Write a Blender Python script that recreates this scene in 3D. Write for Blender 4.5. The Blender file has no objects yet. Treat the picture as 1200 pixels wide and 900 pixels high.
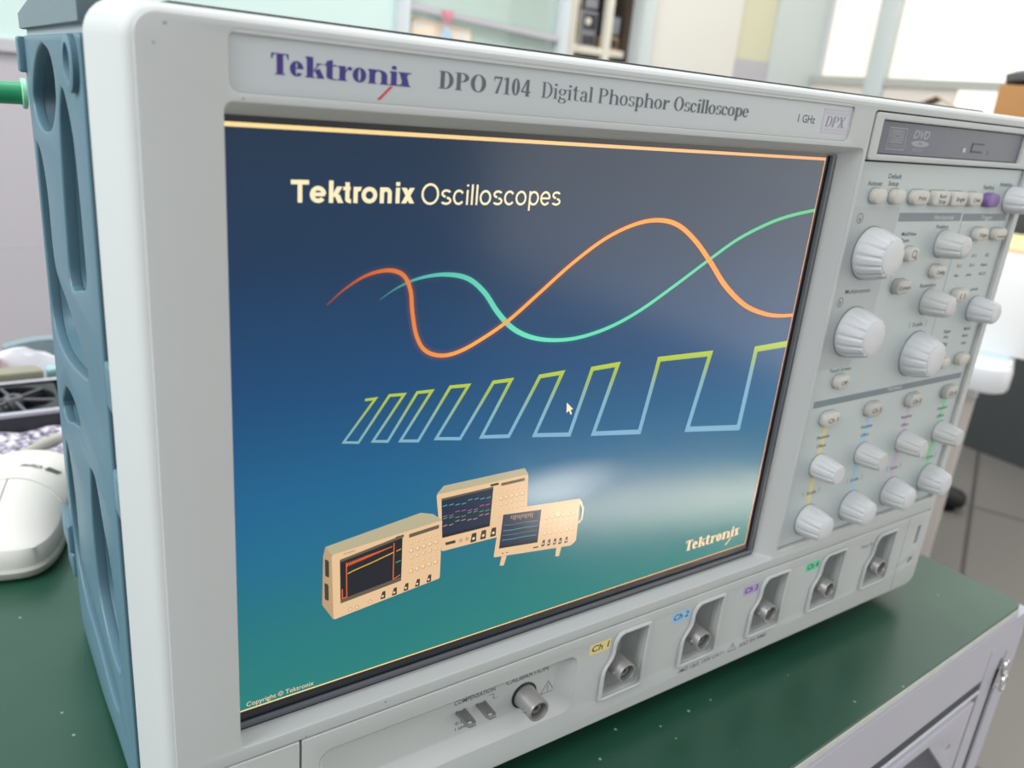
import bpy, bmesh, math, random
from mathutils import Vector, Matrix
random.seed(7)
S = bpy.context.scene
COL = S.collection
PI = math.pi

# ------------------------------------------------------------------ frame
# scene measured in millimetres on the instrument: x right, y up, z out of its front
def mm(x, y, z):
    return Vector((x * .001, -z * .001, y * .001))
def dv(v):
    return Vector((v[0], -v[2], v[1]))

# ------------------------------------------------------------------ camera
cam = bpy.data.cameras.new('camera')
camo = bpy.data.objects.new('camera', cam); COL.objects.link(camo)
cam.sensor_width = 36; cam.lens = 36 * 954.56 / 1200; cam.clip_start = .01; cam.clip_end = 60
_r = dv((0.827392, 0.088799, 0.554561)); _d = dv((-0.115332, -0.939513, 0.322512)); _f = dv((0.549656, -0.330802, -0.767104))
_m = Matrix((_r, -_d, -_f)).transposed().to_4x4()
_m.translation = mm(-60.51, 12.09, 218.76)
camo.matrix_world = _m
cam.dof.use_dof = True; cam.dof.focus_distance = .30; cam.dof.aperture_fstop = 12.5
S.camera = camo

# ------------------------------------------------------------------ world, lights, exposure
S.view_settings.view_transform = 'Standard'; S.view_settings.look = 'None'
S.view_settings.exposure = 0.0; S.view_settings.gamma = 1.0; S.view_settings.use_curve_mapping = False
W = bpy.data.worlds.new('room_light'); S.world = W; W.use_nodes = True
wn = W.node_tree; wn.nodes.clear()
wo = wn.nodes.new('ShaderNodeOutputWorld'); wb = wn.nodes.new('ShaderNodeBackground')
tc = wn.nodes.new('ShaderNodeTexCoord'); sx = wn.nodes.new('ShaderNodeSeparateXYZ')
wr = wn.nodes.new('ShaderNodeValToRGB'); mr = wn.nodes.new('ShaderNodeMapRange')
mr.inputs['From Min'].default_value = -1; mr.inputs['From Max'].default_value = 1
wn.links.new(tc.outputs['Generated'], sx.inputs[0]); wn.links.new(sx.outputs['Z'], mr.inputs['Value'])
wn.links.new(mr.outputs[0], wr.inputs[0]); wn.links.new(wr.outputs[0], wb.inputs[0]); wn.links.new(wb.outputs[0], wo.inputs[0])
wr.color_ramp.elements[0].position = .3; wr.color_ramp.elements[0].color = (.36, .37, .38, 1)
wr.color_ramp.elements[1].position = .8; wr.color_ramp.elements[1].color = (1.25, 1.28, 1.3, 1)
wb.inputs[1].default_value = .82

def area(name, loc, target, sx_, sy_, power, color=(1, 1, 1), spread=180):
    l = bpy.data.lights.new(name, 'AREA'); l.shape = 'RECTANGLE'; l.size = sx_; l.size_y = sy_
    l.energy = power; l.color = color; l.spread = math.radians(spread)
    o = bpy.data.objects.new(name, l); COL.objects.link(o)
    o.location = loc; o.rotation_euler = (Vector(target) - Vector(loc)).to_track_quat('-Z', 'Y').to_euler()
    return o
area('ceiling_lamp_side', (-1.7, .15, 1.1), (0, .1, -.05), 1.6, 1.2, 52, (.96, .98, 1))
area('added_fill_overhead', (.9, .7, 1.9), (1.0, 1.7, 0), 2.4, .5, 34, (1, .99, .96))  # added fill without a visible fixture, brightens the back wall
area('added_floor_patch_lamp', (1.97, -2.62, 1.6), (1.57, -1.18, -1.015), .9, .085, 36, (1, .95, .86), 3)  # unseen added lamp, lights a floor strip that mirrors in the screen

# ------------------------------------------------------------------ materials
def lin(h):
    h = h.lstrip('#'); out = []
    for i in (0, 2, 4):
        c = int(h[i:i+2], 16) / 255
        out.append(c / 12.92 if c <= .04045 else ((c + .055) / 1.055) ** 2.4)
    return (*out, 1)
MATS = {}
def mat(name, col, rough=.5, metal=0, spec=.5, noise=0, nscale=60, bump=0, bscale=800, emit=0):
    if name in MATS: return MATS[name]
    m = bpy.data.materials.new(name); m.use_nodes = True; nt = m.node_tree; b = nt.nodes['Principled BSDF']
    c = lin(col) if isinstance(col, str) else (*col, 1)
    b.inputs['Base Color'].default_value = c; b.inputs['Roughness'].default_value = rough
    b.inputs['Metallic'].default_value = metal; b.inputs['Specular IOR Level'].default_value = spec
    if emit:
        b.inputs['Emission Color'].default_value = c; b.inputs['Emission Strength'].default_value = emit
    if noise or bump:
        t = nt.nodes.new('ShaderNodeTexCoord')
    if noise:
        n = nt.nodes.new('ShaderNodeTexNoise'); n.inputs['Scale'].default_value = nscale; n.inputs['Detail'].default_value = 5
        mx = nt.nodes.new('ShaderNodeMix'); mx.data_type = 'RGBA'
        mx.inputs[6].default_value = tuple(v * (1 - noise) for v in c[:3]) + (1,)
        mx.inputs[7].default_value = tuple(min(1, v * (1 + noise)) for v in c[:3]) + (1,)
        nt.links.new(t.outputs['Object'], n.inputs['Vector']); nt.links.new(n.outputs[0], mx.inputs[0])
        nt.links.new(mx.outputs[2], b.inputs['Base Color'])
    if bump:
        n2 = nt.nodes.new('ShaderNodeTexNoise'); n2.inputs['Scale'].default_value = bscale
        bp = nt.nodes.new('ShaderNodeBump'); bp.inputs['Strength'].default_value = bump; bp.inputs['Distance'].default_value = .0004
        nt.links.new(t.outputs['Object'], n2.inputs['Vector']); nt.links.new(n2.outputs[0], bp.inputs['Height']); nt.links.new(bp.outputs[0], b.inputs['Normal'])
    MATS[name] = m
    return m
def glow_mat(name, col, strength=1.0):
    """a picture element shown on the lit screen: emits, with the screen's own gloss over it"""
    if name in MATS: return MATS[name]
    m = bpy.data.materials.new(name); m.use_nodes = True; b = m.node_tree.nodes['Principled BSDF']
    b.inputs['Base Color'].default_value = (.01, .01, .01, 1); b.inputs['Roughness'].default_value = .16
    b.inputs['Emission Color'].default_value = lin(col); b.inputs['Emission Strength'].default_value = strength
    MATS[name] = m
    return m
def ramp_glow(name, axis, lo, hi, stops, strength=1.0):
    m = bpy.data.materials.new(name); m.use_nodes = True; nt = m.node_tree; b = nt.nodes['Principled BSDF']
    b.inputs['Base Color'].default_value = (.01, .01, .01, 1); b.inputs['Roughness'].default_value = .16
    t = nt.nodes.new('ShaderNodeTexCoord'); s = nt.nodes.new('ShaderNodeSeparateXYZ'); r = nt.nodes.new('ShaderNodeMapRange'); cr = nt.nodes.new('ShaderNodeValToRGB')
    r.inputs['From Min'].default_value = lo; r.inputs['From Max'].default_value = hi
    nt.links.new(t.outputs['Object'], s.inputs[0]); nt.links.new(s.outputs[axis], r.inputs['Value']); nt.links.new(r.outputs[0], cr.inputs[0])
    while len(cr.color_ramp.elements) < len(stops): cr.color_ramp.elements.new(.5)
    for e, (p, c) in zip(cr.color_ramp.elements, stops): e.position = p; e.color = lin(c)
    nt.links.new(cr.outputs[0], b.inputs['Emission Color']); b.inputs['Emission Strength'].default_value = strength
    MATS[name] = m
    return m

mat('bezel_grey', (.50, .52, .515), .55, noise=.02, nscale=25, bump=.12, bscale=2500)
mat('label_grey', (.50, .535, .55), .45)
mat('panel_grey', (.47, .525, .525), .5, bump=.06, bscale=2500)
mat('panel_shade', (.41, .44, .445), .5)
mat('knob_white', (.60, .61, .625), .45)
mat('knob_grey', (.53, .54, .53), .45)
mat('button_cream', (.54, .53, .48), .45)
mat('button_grey', (.46, .45, .42), .45)
mat('scuff_grey', '#8b908f', .6)
mat('purple', '#7d5f9c', .45)
mat('blue_plastic', (.088, .175, .225), .45, bump=.05, bscale=2500)
mat('cap_blue', (.13, .18, .20), .5)
mat('dark_gap', (.03, .05, .07), .6)
mat('dark_rim', (.022, .024, .03), .3)
mat('rim_blue', (.075, .085, .105), .32)
mat('drive_grey', '#5f6370', .45)
mat('drive_print', '#8f949c', .5)
mat('drive_black', '#2c2f33', .5)
mat('print_grey', '#59636a', .6)
mat('print_dark', '#33373b', .6)
mat('print_soft', '#868f90', .6)
mat('bar_grey', '#727d85', .5)
mat('bar_text', '#b7bfc2', .5)
mat('logo_violet', '#3a2a80', .4)
mat('logo_red', '#c8354a', .4)
mat('dpx_violet', '#8d7ba2', .5)
mat('dpx_pale', '#b9b3c4', .5)
for n, c in (('yellow', '#e2cf86'), ('blue', '#93c2ea'), ('violet', '#b09ad2'), ('green', '#5fcf9c')):
    mat('tag_' + n, c, .5)
mat('line_yellow', '#d3c98c', .5); mat('line_blue', '#9cc3da', .5); mat('line_violet', '#c3aec9', .5); mat('line_green', '#83cf9c', .5)
mat('nickel', (.36, .35, .345), .36, metal=.45)
mat('bore', (.2, .19, .185), .4, metal=.4)
mat('brass', '#b08a5a', .4, metal=.6)
mat('lug_metal', (.22, .21, .22), .4, metal=.5)

# ------------------------------------------------------------------ mesh builder
class MB:
    def __init__(s): s.v = []; s.f = []; s.m = []
    def add(s, verts, faces, mi=0):
        b = len(s.v); s.v += [tuple(p) for p in verts]
        s.f += [tuple(i + b for i in f) for f in faces]; s.m += [mi] * len(faces)
        return s
    def poly(s, pts, mi=0): return s.add(pts, [tuple(range(len(pts)))], mi)
    def flat(s, pts, z, mi=0): return s.add([(x, y, z) for x, y in pts], [tuple(range(len(pts)))], mi)
    def rect(s, x0, y0, x1, y1, z, mi=0): return s.flat([(x0, y0), (x1, y0), (x1, y1), (x0, y1)], z, mi)
    def loft(s, rings, closed=True, cap0=False, cap1=False, mi=0):
        n = len(rings[0]); vs = [p for r in rings for p in r]; fs = []
        for a in range(len(rings) - 1):
            for i in range(n if closed else n - 1):
                j = (i + 1) % n
                fs.append((a*n+i, a*n+j, (a+1)*n+j, (a+1)*n+i))
        if cap0: fs.append(tuple(reversed(range(n))))
        if cap1: fs.append(tuple(range((len(rings)-1)*n, len(rings)*n)))
        return s.add(vs, fs, mi)
    def box(s, x0, x1, y0, y1, z0, z1, mi=0, bev=0):
        b = bev
        def ring(z, i): return [(x, y, z) for x, y in rrect(x0+i, x1-i, y0+i, y1-i, max(b, .0), 3 if b else 1)]
        if not b: return s.loft([ring(z0, 0), ring(z1, 0)], True, True, True, mi)
        return s.loft([ring(z0, b), ring(z0+b*.3, b*.3), ring(z0+b, 0), ring(z1-b, 0), ring(z1-b*.3, b*.3), ring(z1, b)], True, True, True, mi)
    def lathe(s, prof, c=(0, 0, 0), n=32, axis='z', mi=0, cap=True):
        rings = []
        for (r, h) in prof:
            ring = []
            for k in range(n):
                a = 2*PI*k/n; u, w = r*math.cos(a), r*math.sin(a)
                ring.append({'z': (c[0]+u, c[1]+w, c[2]+h), 'y': (c[0]+w, c[1]+h, c[2]+u), 'x': (c[0]+h, c[1]+u, c[2]+w)}[axis])
            rings.append(ring)
        return s.loft(rings, True, cap, cap, mi)
    def tube(s, pts, r, n=10, mi=0):
        P = [Vector(p) for p in pts]; rings = []; up = Vector((.13, .97, .2))
        for i, p in enumerate(P):
            t = (P[min(i+1, len(P)-1)] - P[max(i-1, 0)]).normalized()
            a = t.cross(up).normalized(); b = t.cross(a)
            rr = r[i] if isinstance(r, (list, tuple)) else r
            rings.append([tuple(p + (a*math.cos(2*PI*k/n) + b*math.sin(2*PI*k/n))*rr) for k in range(n)])
        return s.loft(rings, True, True, True, mi)
    def xf(s, fn): s.v = [tuple(fn(*p)) for p in s.v]; return s
    def mesh(s, name, mats, smooth=35):
        me = bpy.data.meshes.new(name)
        me.from_pydata([mm(*p) for p in s.v], [], s.f)
        for m in (mats if isinstance(mats, (list, tuple)) else [mats]): me.materials.append(MATS[m] if isinstance(m, str) else m)
        me.polygons.foreach_set('material_index', s.m)
        bm = bmesh.new(); bm.from_mesh(me)
        if smooth is not None:
            bmesh.ops.remove_doubles(bm, verts=bm.verts, dist=1e-7)
        bm.normal_update()
        bm.to_mesh(me); bm.free()
        if smooth:
            me.polygons.foreach_set('use_smooth', [True]*len(me.polygons)); me.set_sharp_from_angle(angle=math.radians(smooth))
        me.update()
        return me
    def build(s, name, mats, parent=None, smooth=35, loc=None, fix=True):
        me = s.mesh(name, mats, smooth)
        if fix and smooth is not None:
            bm = bmesh.new(); bm.from_mesh(me); bmesh.ops.recalc_face_normals(bm, faces=bm.faces); bm.to_mesh(me); bm.free()
            if smooth: me.set_sharp_from_angle(angle=math.radians(smooth))
        return link(name, me, parent, loc)
WORLD = {}
def link(name, me, parent=None, loc=None, rot=None):
    o = bpy.data.objects.new(name, me); COL.objects.link(o)
    M = Matrix.Translation(mm(*loc)) if loc else Matrix.Identity(4)
    if rot is not None: M = M @ Matrix.Rotation(rot, 4, 'Z')
    if parent:
        o.parent = parent; o.matrix_parent_inverse = WORLD[parent.name].inverted()
    o.matrix_basis = M; WORLD[o.name] = M
    return o
def thing(name, loc, label, cat, group=None, rot=0):
    o = link(name, None, None, loc, rot); o.empty_display_size = .02
    tag(o, label, cat, group); return o
def tag(o, label, cat, group=None, kind=None):
    o['label'] = label; o['category'] = cat
    if group: o['group'] = group
    if kind: o['kind'] = kind
    return o
def struct(o): o['kind'] = 'structure'; return o

def rrect(x0, x1, y0, y1, r, n=5):
    if r <= 0: return [(x0, y0), (x1, y0), (x1, y1), (x0, y1)]
    out = []
    for cx, cy, a0 in ((x1-r, y1-r, 0), (x0+r, y1-r, 90), (x0+r, y0+r, 180), (x1-r, y0+r, 270)):
        for k in range(n+1):
            a = math.radians(a0 + 90*k/n); out.append((cx + r*math.cos(a), cy + r*math.sin(a)))
    return out
def rpoly(pts, r, n=5):
    out = []; N = len(pts)
    for i in range(N):
        p0, p, p1 = Vector(pts[i-1]), Vector(pts[i]), Vector(pts[(i+1) % N])
        rr = r[i] if isinstance(r, (list, tuple)) else r
        d0, d1 = p0-p, p1-p; rr = min(rr, d0.length*.45, d1.length*.45)
        a, b = p + d0.normalized()*rr, p + d1.normalized()*rr
        for k in range(n+1):
            t = k/n; q = a*(1-t)**2 + p*2*t*(1-t) + b*t*t; out.append((q.x, q.y))
    return out
def circle(cx, cy, r, n=24, ry=None): return [(cx + r*math.cos(2*PI*k/n), cy + (ry or r)*math.sin(2*PI*k/n)) for k in range(n)]
def smooth_path(pts, n=6):
    out = []; P = [Vector(p) for p in pts]
    for i in range(len(P)-1):
        p0, p1, p2, p3 = P[max(i-1, 0)], P[i], P[i+1], P[min(i+2, len(P)-1)]
        for k in range(n):
            t = k/n
            out.append(.5*((2*p1) + (p2-p0)*t + (2*p0-5*p1+4*p2-p3)*t*t + (3*p1-p0-3*p2+p3)*t**3))
    out.append(P[-1]); return [tuple(p) for p in out]

def _curve_mesh(cu):
    o = bpy.data.objects.new('tmp', cu); COL.objects.link(o)
    bpy.context.view_layer.update()
    e = o.evaluated_get(bpy.context.evaluated_depsgraph_get()); me = e.to_mesh()
    v = [tuple(p.co) for p in me.vertices]; f = [tuple(p.vertices) for p in me.polygons]
    e.to_mesh_clear(); bpy.data.objects.remove(o); bpy.data.curves.remove(cu)
    return v, f
def plate(outline, holes, z0, z1, bev=0, mi=0, mb=None):
    """a slab with holes and softly rounded rims, lying in the front plane between z0 and z1"""
    cu = bpy.data.curves.new('tmp', 'CURVE'); cu.dimensions = '2D'; cu.fill_mode = 'BOTH'
    for p in [outline] + list(holes):
        sp = cu.splines.new('POLY'); sp.points.add(len(p)-1); sp.use_cyclic_u = True
        for q, (x, y) in zip(sp.points, p): q.co = (x, y, 0, 1)
    cu.extrude = max((z1-z0)/2 - bev, 0.0); cu.bevel_depth = bev; cu.bevel_resolution = 2; cu.offset = -bev
    v, f = _curve_mesh(cu); zc = (z0+z1)/2
    mb = mb or MB()
    mb.add([(x, y, z+zc) for x, y, z in v], f, mi)
    return mb
_TX = {}
def _text(s, bold):
    k = (s, bold)
    if k not in _TX:
        cu = bpy.data.curves.new('tmp', 'FONT'); cu.body = s; cu.size = 1; cu.offset = bold; cu.resolution_u = 3; cu.fill_mode = 'FRONT'
        _TX[k] = _curve_mesh(cu)
    return _TX[k]
def text(mb, s, x, y, z, h, w=None, al='L', bold=0, slant=0, mi=0, rot=0):
    """writing with its baseline at y, capital height h and, if given, total width w"""
    v, f = _text(s, bold); k = h/.729
    xs = [p[0] for p in v]; x0, x1 = min(xs), max(xs)
    kx = w/(x1-x0) if w else k*.92
    tw = (x1-x0)*kx; ox = {'L': 0, 'C': -tw/2, 'R': -tw}[al]
    cr, sr = math.cos(rot), math.sin(rot); out = []
    for p in v:
        a, b = (p[0]-x0)*kx + ox + slant*p[1]*k, p[1]*k
        out.append((x + a*cr - b*sr, y + a*sr + b*cr, z))
    return mb.add(out, f, mi)

# ------------------------------------------------------------------ a condensed serif alphabet
def serif(ch, bold):
    """list of polygons (capital height 1) and advance width for one letter of the name plate"""
    s, h, o, X = {0: (.105, .035, .055, .68), 1: (.235, .06, .06, .72), 2: (.15, .04, .055, .68)}[int(bold)]
    P = []
    def R(x0, y0, x1, y1): P.append([(x0, y0), (x1, y0), (x1, y1), (x0, y1)])
    def stem(x, y0, y1, sb=True, st=None):
        R(x, y0, x+s, y1)
        if sb: R(x-o, y0, x+s+o, y0+h)
        if st == 'L': P.append([(x-o, y1-h*1.3), (x, y1-h*1.6), (x, y1), (x-o, y1-h*.4)])
        if st == 'B': R(x-o, y1-h, x+s+o, y1)
    def arc(cx, cy, rx, ry, ix, iy, a0, a1, n=18):
        for k in range(n):
            q = []
            for aa, (ux, uy) in ((k, (rx, ry)), (k+1, (rx, ry)), (k+1, (ix, iy)), (k, (ix, iy))):
                a = math.radians(a0 + (a1-a0)*aa/n); q.append((cx+ux*math.cos(a), cy+uy*math.sin(a)))
            P.append(q)
    t = h*.9
    if ch == 'T':
        w = .62 if bold else .56; R(0, 1-h, w, 1); stem(w/2-s/2, 0, 1)
        P.append([(0, 1), (0, .72), (.03, .72), (.1, 1)]); P.append([(w, 1), (w, .72), (w-.03, .72), (w-.1, 1)]); return P, w+.04
    if ch == 'e':
        rx = .25 if bold else .2
        arc(rx, X/2, rx, X/2+.01, rx-s*.92, X/2-t, 10, 325, 26); R(.1, X/2, 2*rx-.02, X/2+h)
        P.append([(2*rx, X/2), (2*rx, X/2+h), (2*rx-s*.8, X/2+h*2.6), (2*rx-s*.85, X/2)]); return P, 2*rx+.06
    if ch == 'c':
        rx = .24 if bold else .195
        arc(rx, X/2, rx, X/2+.01, rx-s*.92, X/2-t, 40, 325, 24); P.append(circle(2*rx-.07, X*.75, s*.5, 10)); return P, 2*rx+.04
    if ch == 'o':
        rx = .27 if bold else .22
        arc(rx, X/2, rx, X/2+.01, rx-s*.92, X/2-t, 0, 360, 28); return P, 2*rx+.06
    if ch == 'k':
        stem(.06, 0, 1, True, 'L'); a = .06+s
        P.append([(a, X*.38), (a, X*.48), (a+.2, X), (a+.27, X)]); P.append([(a+.05, X*.5), (a+.05+s*.8, X*.66), (a+.3+s*.5, h*.5), (a+.28-s*.4, h*.5)])
        R(a+.1, X-h, a+.34, X); R(a+.12, 0, a+.4, h); return P, a+.4
    if ch == 't':
        R(.1, .1, .1+s, .9); R(0, X-h, .12+s+.14, X); P.append([(.0, X-h), (.1, X-h), (.1+s, .95), (.1+s*.6, .95)])
        arc(.1+s+.06, .13, s+.06, .14, .06, .14-t, 180, 300, 10); return P, s+.3
    if ch == 'r':
        stem(.06, 0, X, True, 'L'); a = .06+s; P.append([(a, X*.55), (a, X*.72), (a+.12, X), (a+.2, X), (a+.2, X-.08), (a+.1, X-.1)])
        P.append(circle(a+.17, X-.1, .09 if bold else .065, 12)); return P, a+.28
    if ch in 'nh':
        stem(.06, 0, 1 if ch == 'h' else X, True, 'L'); w = .26 if bold else .24; a = .06+s
        arc(a+w/2, X-.26, w/2+s, .26, w/2, .26-t*1.4, 0, 160, 12); R(a+w, 0, a+w+s, X-.26); R(a+w-o, 0, a+w+s+o, h); return P, a+w+s+.1
    if ch == 'i':
        stem(.06, 0, X, True, 'L'); P.append(circle(.06+s/2, .9, .105 if bold else .075, 14)); return P, s+.15
    if ch == 'l':
        stem(.06, 0, 1, True, 'L'); return P, s+.15
    if ch == 'x':
        w = .44 if bold else .36
        P.append([(.02, X), (.02+s*1.15, X), (w+.02, 0), (w+.02-s*1.15, 0)]); P.append([(w-.06, X), (w, X), (.1, 0), (.04, 0)])
        for x0 in (-.02, w-.16): R(x0, X-h, x0+.24, X)
        for x0 in (-.03, w-.2): R(x0, 0, x0+.26, h)
        return P, w+.06
    if ch in 'DP':
        w = .5; stem(.07, 0, 1, True, None); R(0, 1-h, .3, 1)
        if ch == 'D': R(.0, 0, .3, h); arc(.24, .5, w-.2, .5, w-.2-s, .5-h*1.2, -90, 90, 20)
        else: arc(.26, .74, w-.24, .26, w-.24-s, .26-h*1.2, -90, 90, 16); R(.15, .48, .28, .48+h)
        return P, w+.09
    if ch in 'O0':
        rx = .29 if ch == 'O' else .21; arc(rx, .5, rx, .515, rx-s*1.02, .515-h*1.1, 0, 360, 30); return P, 2*rx+.08
    if ch == '7':
        R(.02, 1-s*.8, .44, 1); P.append([(.44, 1), (.44, .93), (.24, 0), (.1, 0), (.35, .9)]); R(.02, .72, .06, 1); return P, .48
    if ch == '1':
        stem(.14, 0, 1, True); R(.04, 0, .24+s, h); P.append([(.14, .9), (.14, 1), (.02, .86), (.02, .82)]); return P, .46
    if ch == '4':
        stem(.26, 0, 1, True); P.append([(.26, 1), (.34, 1), (.07, .3), (.0, .3)]); R(0, .22, .5, .3); return P, .54
    if ch == 'g':
        arc(.2, X-.2, .19, .205, .19-s*.9, .205-t, 0, 360, 20); arc(.21, -.1, .21, .16, .21-s*.8, .16-t, 0, 360, 20)
        P.append([(.06, .2), (.12, .26), (.12, .03), (.05, .05)]); P.append([(.12, .11), (.12, .03), (.34, -.02), (.36, .05)]); R(.32, X-.1, .44, X-.04); return P, .47
    if ch == 'a':
        R(.25, 0, .25+s, X-.18); arc(.19, X-.2, .06+s, .205, .06, .205-t, 0, 150, 10); P.append(circle(.09, X-.16, s*.52, 10))
        arc(.19, .17, .19, .18, .19-s*.9, .18-t, 60, 300, 16); R(.25, 0, .25+s+.07, h); return P, .25+s+.1
    if ch == 's':
        arc(.16, X-.17, .15, .18, .15-s*.75, .18-t, 30, 250, 14); arc(.18, .175, .16, .18, .16-s*.75, .18-t, -150, 75, 14)
        R(.27, X-.2, .3, X-.02); R(.02, .02, .05, .2); return P, .38
    if ch == 'p':
        stem(.06, -.32, X, True, 'L'); rx = .2; arc(.06+s*.5+rx*.8, X/2, rx, X/2+.01, rx-s*.92, X/2-t, -150, 150, 22); return P, .06+s*.5+rx*1.8+.06
    if ch == 'X':
        w = .5; P.append([(.02, 1), (.02+s*1.2, 1), (w, 0), (w-s*1.2, 0)]); P.append([(w-.06, 1), (w, 1), (.08, 0), (.02, 0)]); R(-.03, 1-h, .22, 1); R(w-.2, 1-h, w+.04, 1); R(-.05, 0, .18, h); R(w-.22, 0, w+.05, h); return P, w+.08
    return P, .26
def sans(ch, bold):
    s, X = (.2, .74) if bold else (.115, .73)
    P = []; wf = 1.09 if bold else 1
    def R(x0, y0, x1, y1): P.append([(x0, y0), (x1, y0), (x1, y1), (x0, y1)])
    def arc(cx, cy, rx, ry, a0, a1, n=20):
        for k in range(n):
            q = []
            for aa, d in ((k, 0), (k+1, 0), (k+1, s), (k, s)):
                a = math.radians(a0 + (a1-a0)*aa/n); q.append((cx+(rx-d)*math.cos(a), cy+(ry-d)*math.sin(a)))
            P.append(q)
    def D(x0, y0, x1, y1, w): P.append([(x0, y0), (x0+w, y0), (x1+w, y1), (x1, y1)])
    if ch == 'T': R(0, 1-s, .78, 1); R(.39-s/2, 0, .39+s/2, 1-s); return P, .82
    if ch == 'e': arc(.36, X/2, .34*wf*.98, X/2+.012, 2, 322, 28); R(.06, X/2-s*.4, .66, X/2+s*.45); return P, .76
    if ch == 'c': arc(.35, X/2, .33, X/2+.012, 38, 322, 26); return P, .7
    if ch == 'o': arc(.37, X/2, .35*wf*.98, X/2+.012, 0, 360, 32); return P, .79
    if ch == 'O': arc(.5, .5, .48, .515, 0, 360, 36); return P, 1.06
    if ch == 'k': R(.08, 0, .08+s, 1); D(.08+s*.5, X*.36, .44, X, s*1.25); D(.52-s*.15, 0, .08+s*1.2, X*.5, s*1.25); return P, .72
    if ch == 't': R(.1, .12, .1+s, .94); R(0, X-s*.8, .34, X); arc(.1+s+.06, .17, s+.06, .18, 180, 275, 8); return P, .4
    if ch == 'r': R(.08, 0, .08+s, X); arc(.08+s*.5+.2, X-.24, .2+s*.5, .25, 75, 170, 8); return P, .46
    if ch == 'n': R(.08, 0, .08+s, X); arc(.37, X-.29, .29, .30, 0, 160, 14); R(.66-s, 0, .66, X-.28); return P, .77
    if ch == 'i': R(.08, 0, .08+s, X); R(.08, 1-s*.9, .08+s, 1); return P, .16+s
    if ch == 'l': R(.08, 0, .08+s, 1); return P, .16+s
    if ch == 'x': D(.0, X, .66-s*1.25, 0, s*1.25); D(.0, 0, .66-s*1.25, X, s*1.25); return P, .69
    if ch == 's': arc(.32, X-.195, .28, .205, 25, 262, 16); arc(.32, .195, .30, .205, -155, 82, 16); return P, .68
    if ch == 'p': R(.08, -.28, .08+s, X); arc(.39, X/2, .33, X/2+.012, -165, 165, 28); return P, .78
    return P, .3
def sans_text(mb, s, x, y, z, h, w, bold, mi=0):
    pos = 0; polys = []
    for c in s:
        P, a = sans(c, bold); polys += [[(px+pos, py) for px, py in q] for q in P]; pos += a
    for i, q in enumerate(polys): mb.flat([(x + px*w/pos, y + py*h) for px, py in q], z + i*.0004, mi)
    return mb
def serif_text(mb, s, x, y, z, h, w, bold, slant=0, mi=0):
    pos = 0; polys = []
    for c in s:
        P, a = serif(c, bold)
        polys += [[(px+pos, py) for px, py in q] for q in P]; pos += a
    k = w/pos
    for i, q in enumerate(polys): mb.flat([(x + px*k + slant*py*h, y + py*h) for px, py in q], z + i*.0004, mi)
    return mb

# ================================================================== SETTING
def floor_mat():
    m = bpy.data.materials.new('floor_tiles'); m.use_nodes = True; nt = m.node_tree; b = nt.nodes['Principled BSDF']
    t = nt.nodes.new('ShaderNodeTexCoord'); mp = nt.nodes.new('ShaderNodeMapping'); br = nt.nodes.new('ShaderNodeTexBrick')
    mp.inputs['Rotation'].default_value = (0, 0, math.radians(-25.1)); mp.inputs['Location'].default_value = (-.076, .309, 0)
    br.offset = 0; br.inputs['Color1'].default_value = (.23, .215, .2, 1); br.inputs['Color2'].default_value = (.245, .228, .212, 1); br.inputs['Mortar'].default_value = (.1, .095, .09, 1)
    br.inputs['Scale'].default_value = 1; br.inputs['Mortar Size'].default_value = .006; br.inputs['Brick Width'].default_value = .6; br.inputs['Row Height'].default_value = .6
    nt.links.new(t.outputs['Object'], mp.inputs[0]); nt.links.new(mp.outputs[0], br.inputs['Vector']); nt.links.new(br.outputs[0], b.inputs['Base Color'])
    b.inputs['Roughness'].default_value = .3
    MATS['floor_tiles'] = m
floor_mat()
mat('partition_lilac', '#b3afb5', .6); mat('partition_white', '#c6dcd7', .35); mat('rail_grey', '#b6b4ba', .5)
mat('post_white', '#c9d0d4', .5); mat('wall_white', '#dbd8d0', .6); mat('wall_yellow', '#cfcdb0', .6); mat('wall_grey', '#c6cecd', .6); mat('sill_grey', '#b3b6b0', .6)
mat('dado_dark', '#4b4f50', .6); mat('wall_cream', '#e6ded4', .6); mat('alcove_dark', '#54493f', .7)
def glass_mat():
    m = bpy.data.materials.new('green_glass'); m.use_nodes = True; b = m.node_tree.nodes['Principled BSDF']
    b.inputs['Base Color'].default_value = lin('#cfe2d9'); b.inputs['Roughness'].default_value = .12; b.inputs['Alpha'].default_value = .45
    MATS['green_glass'] = m
glass_mat()
def lit_mat(name, col, st):
    m = bpy.data.materials.new(name); m.use_nodes = True; nt = m.node_tree; b = nt.nodes['Principled BSDF']
    b.inputs['Base Color'].default_value = (.5, .5, .48, 1); b.inputs['Roughness'].default_value = .5
    b.inputs['Emission Color'].default_value = lin(col); b.inputs['Emission Strength'].default_value = st
    MATS[name] = m
lit_mat('daylit_cream', '#f6ecd6', .8); lit_mat('daylit_white', '#fffaf0', .98); lit_mat('added_pane_glow', '#fffaf0', 1.9)

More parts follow.
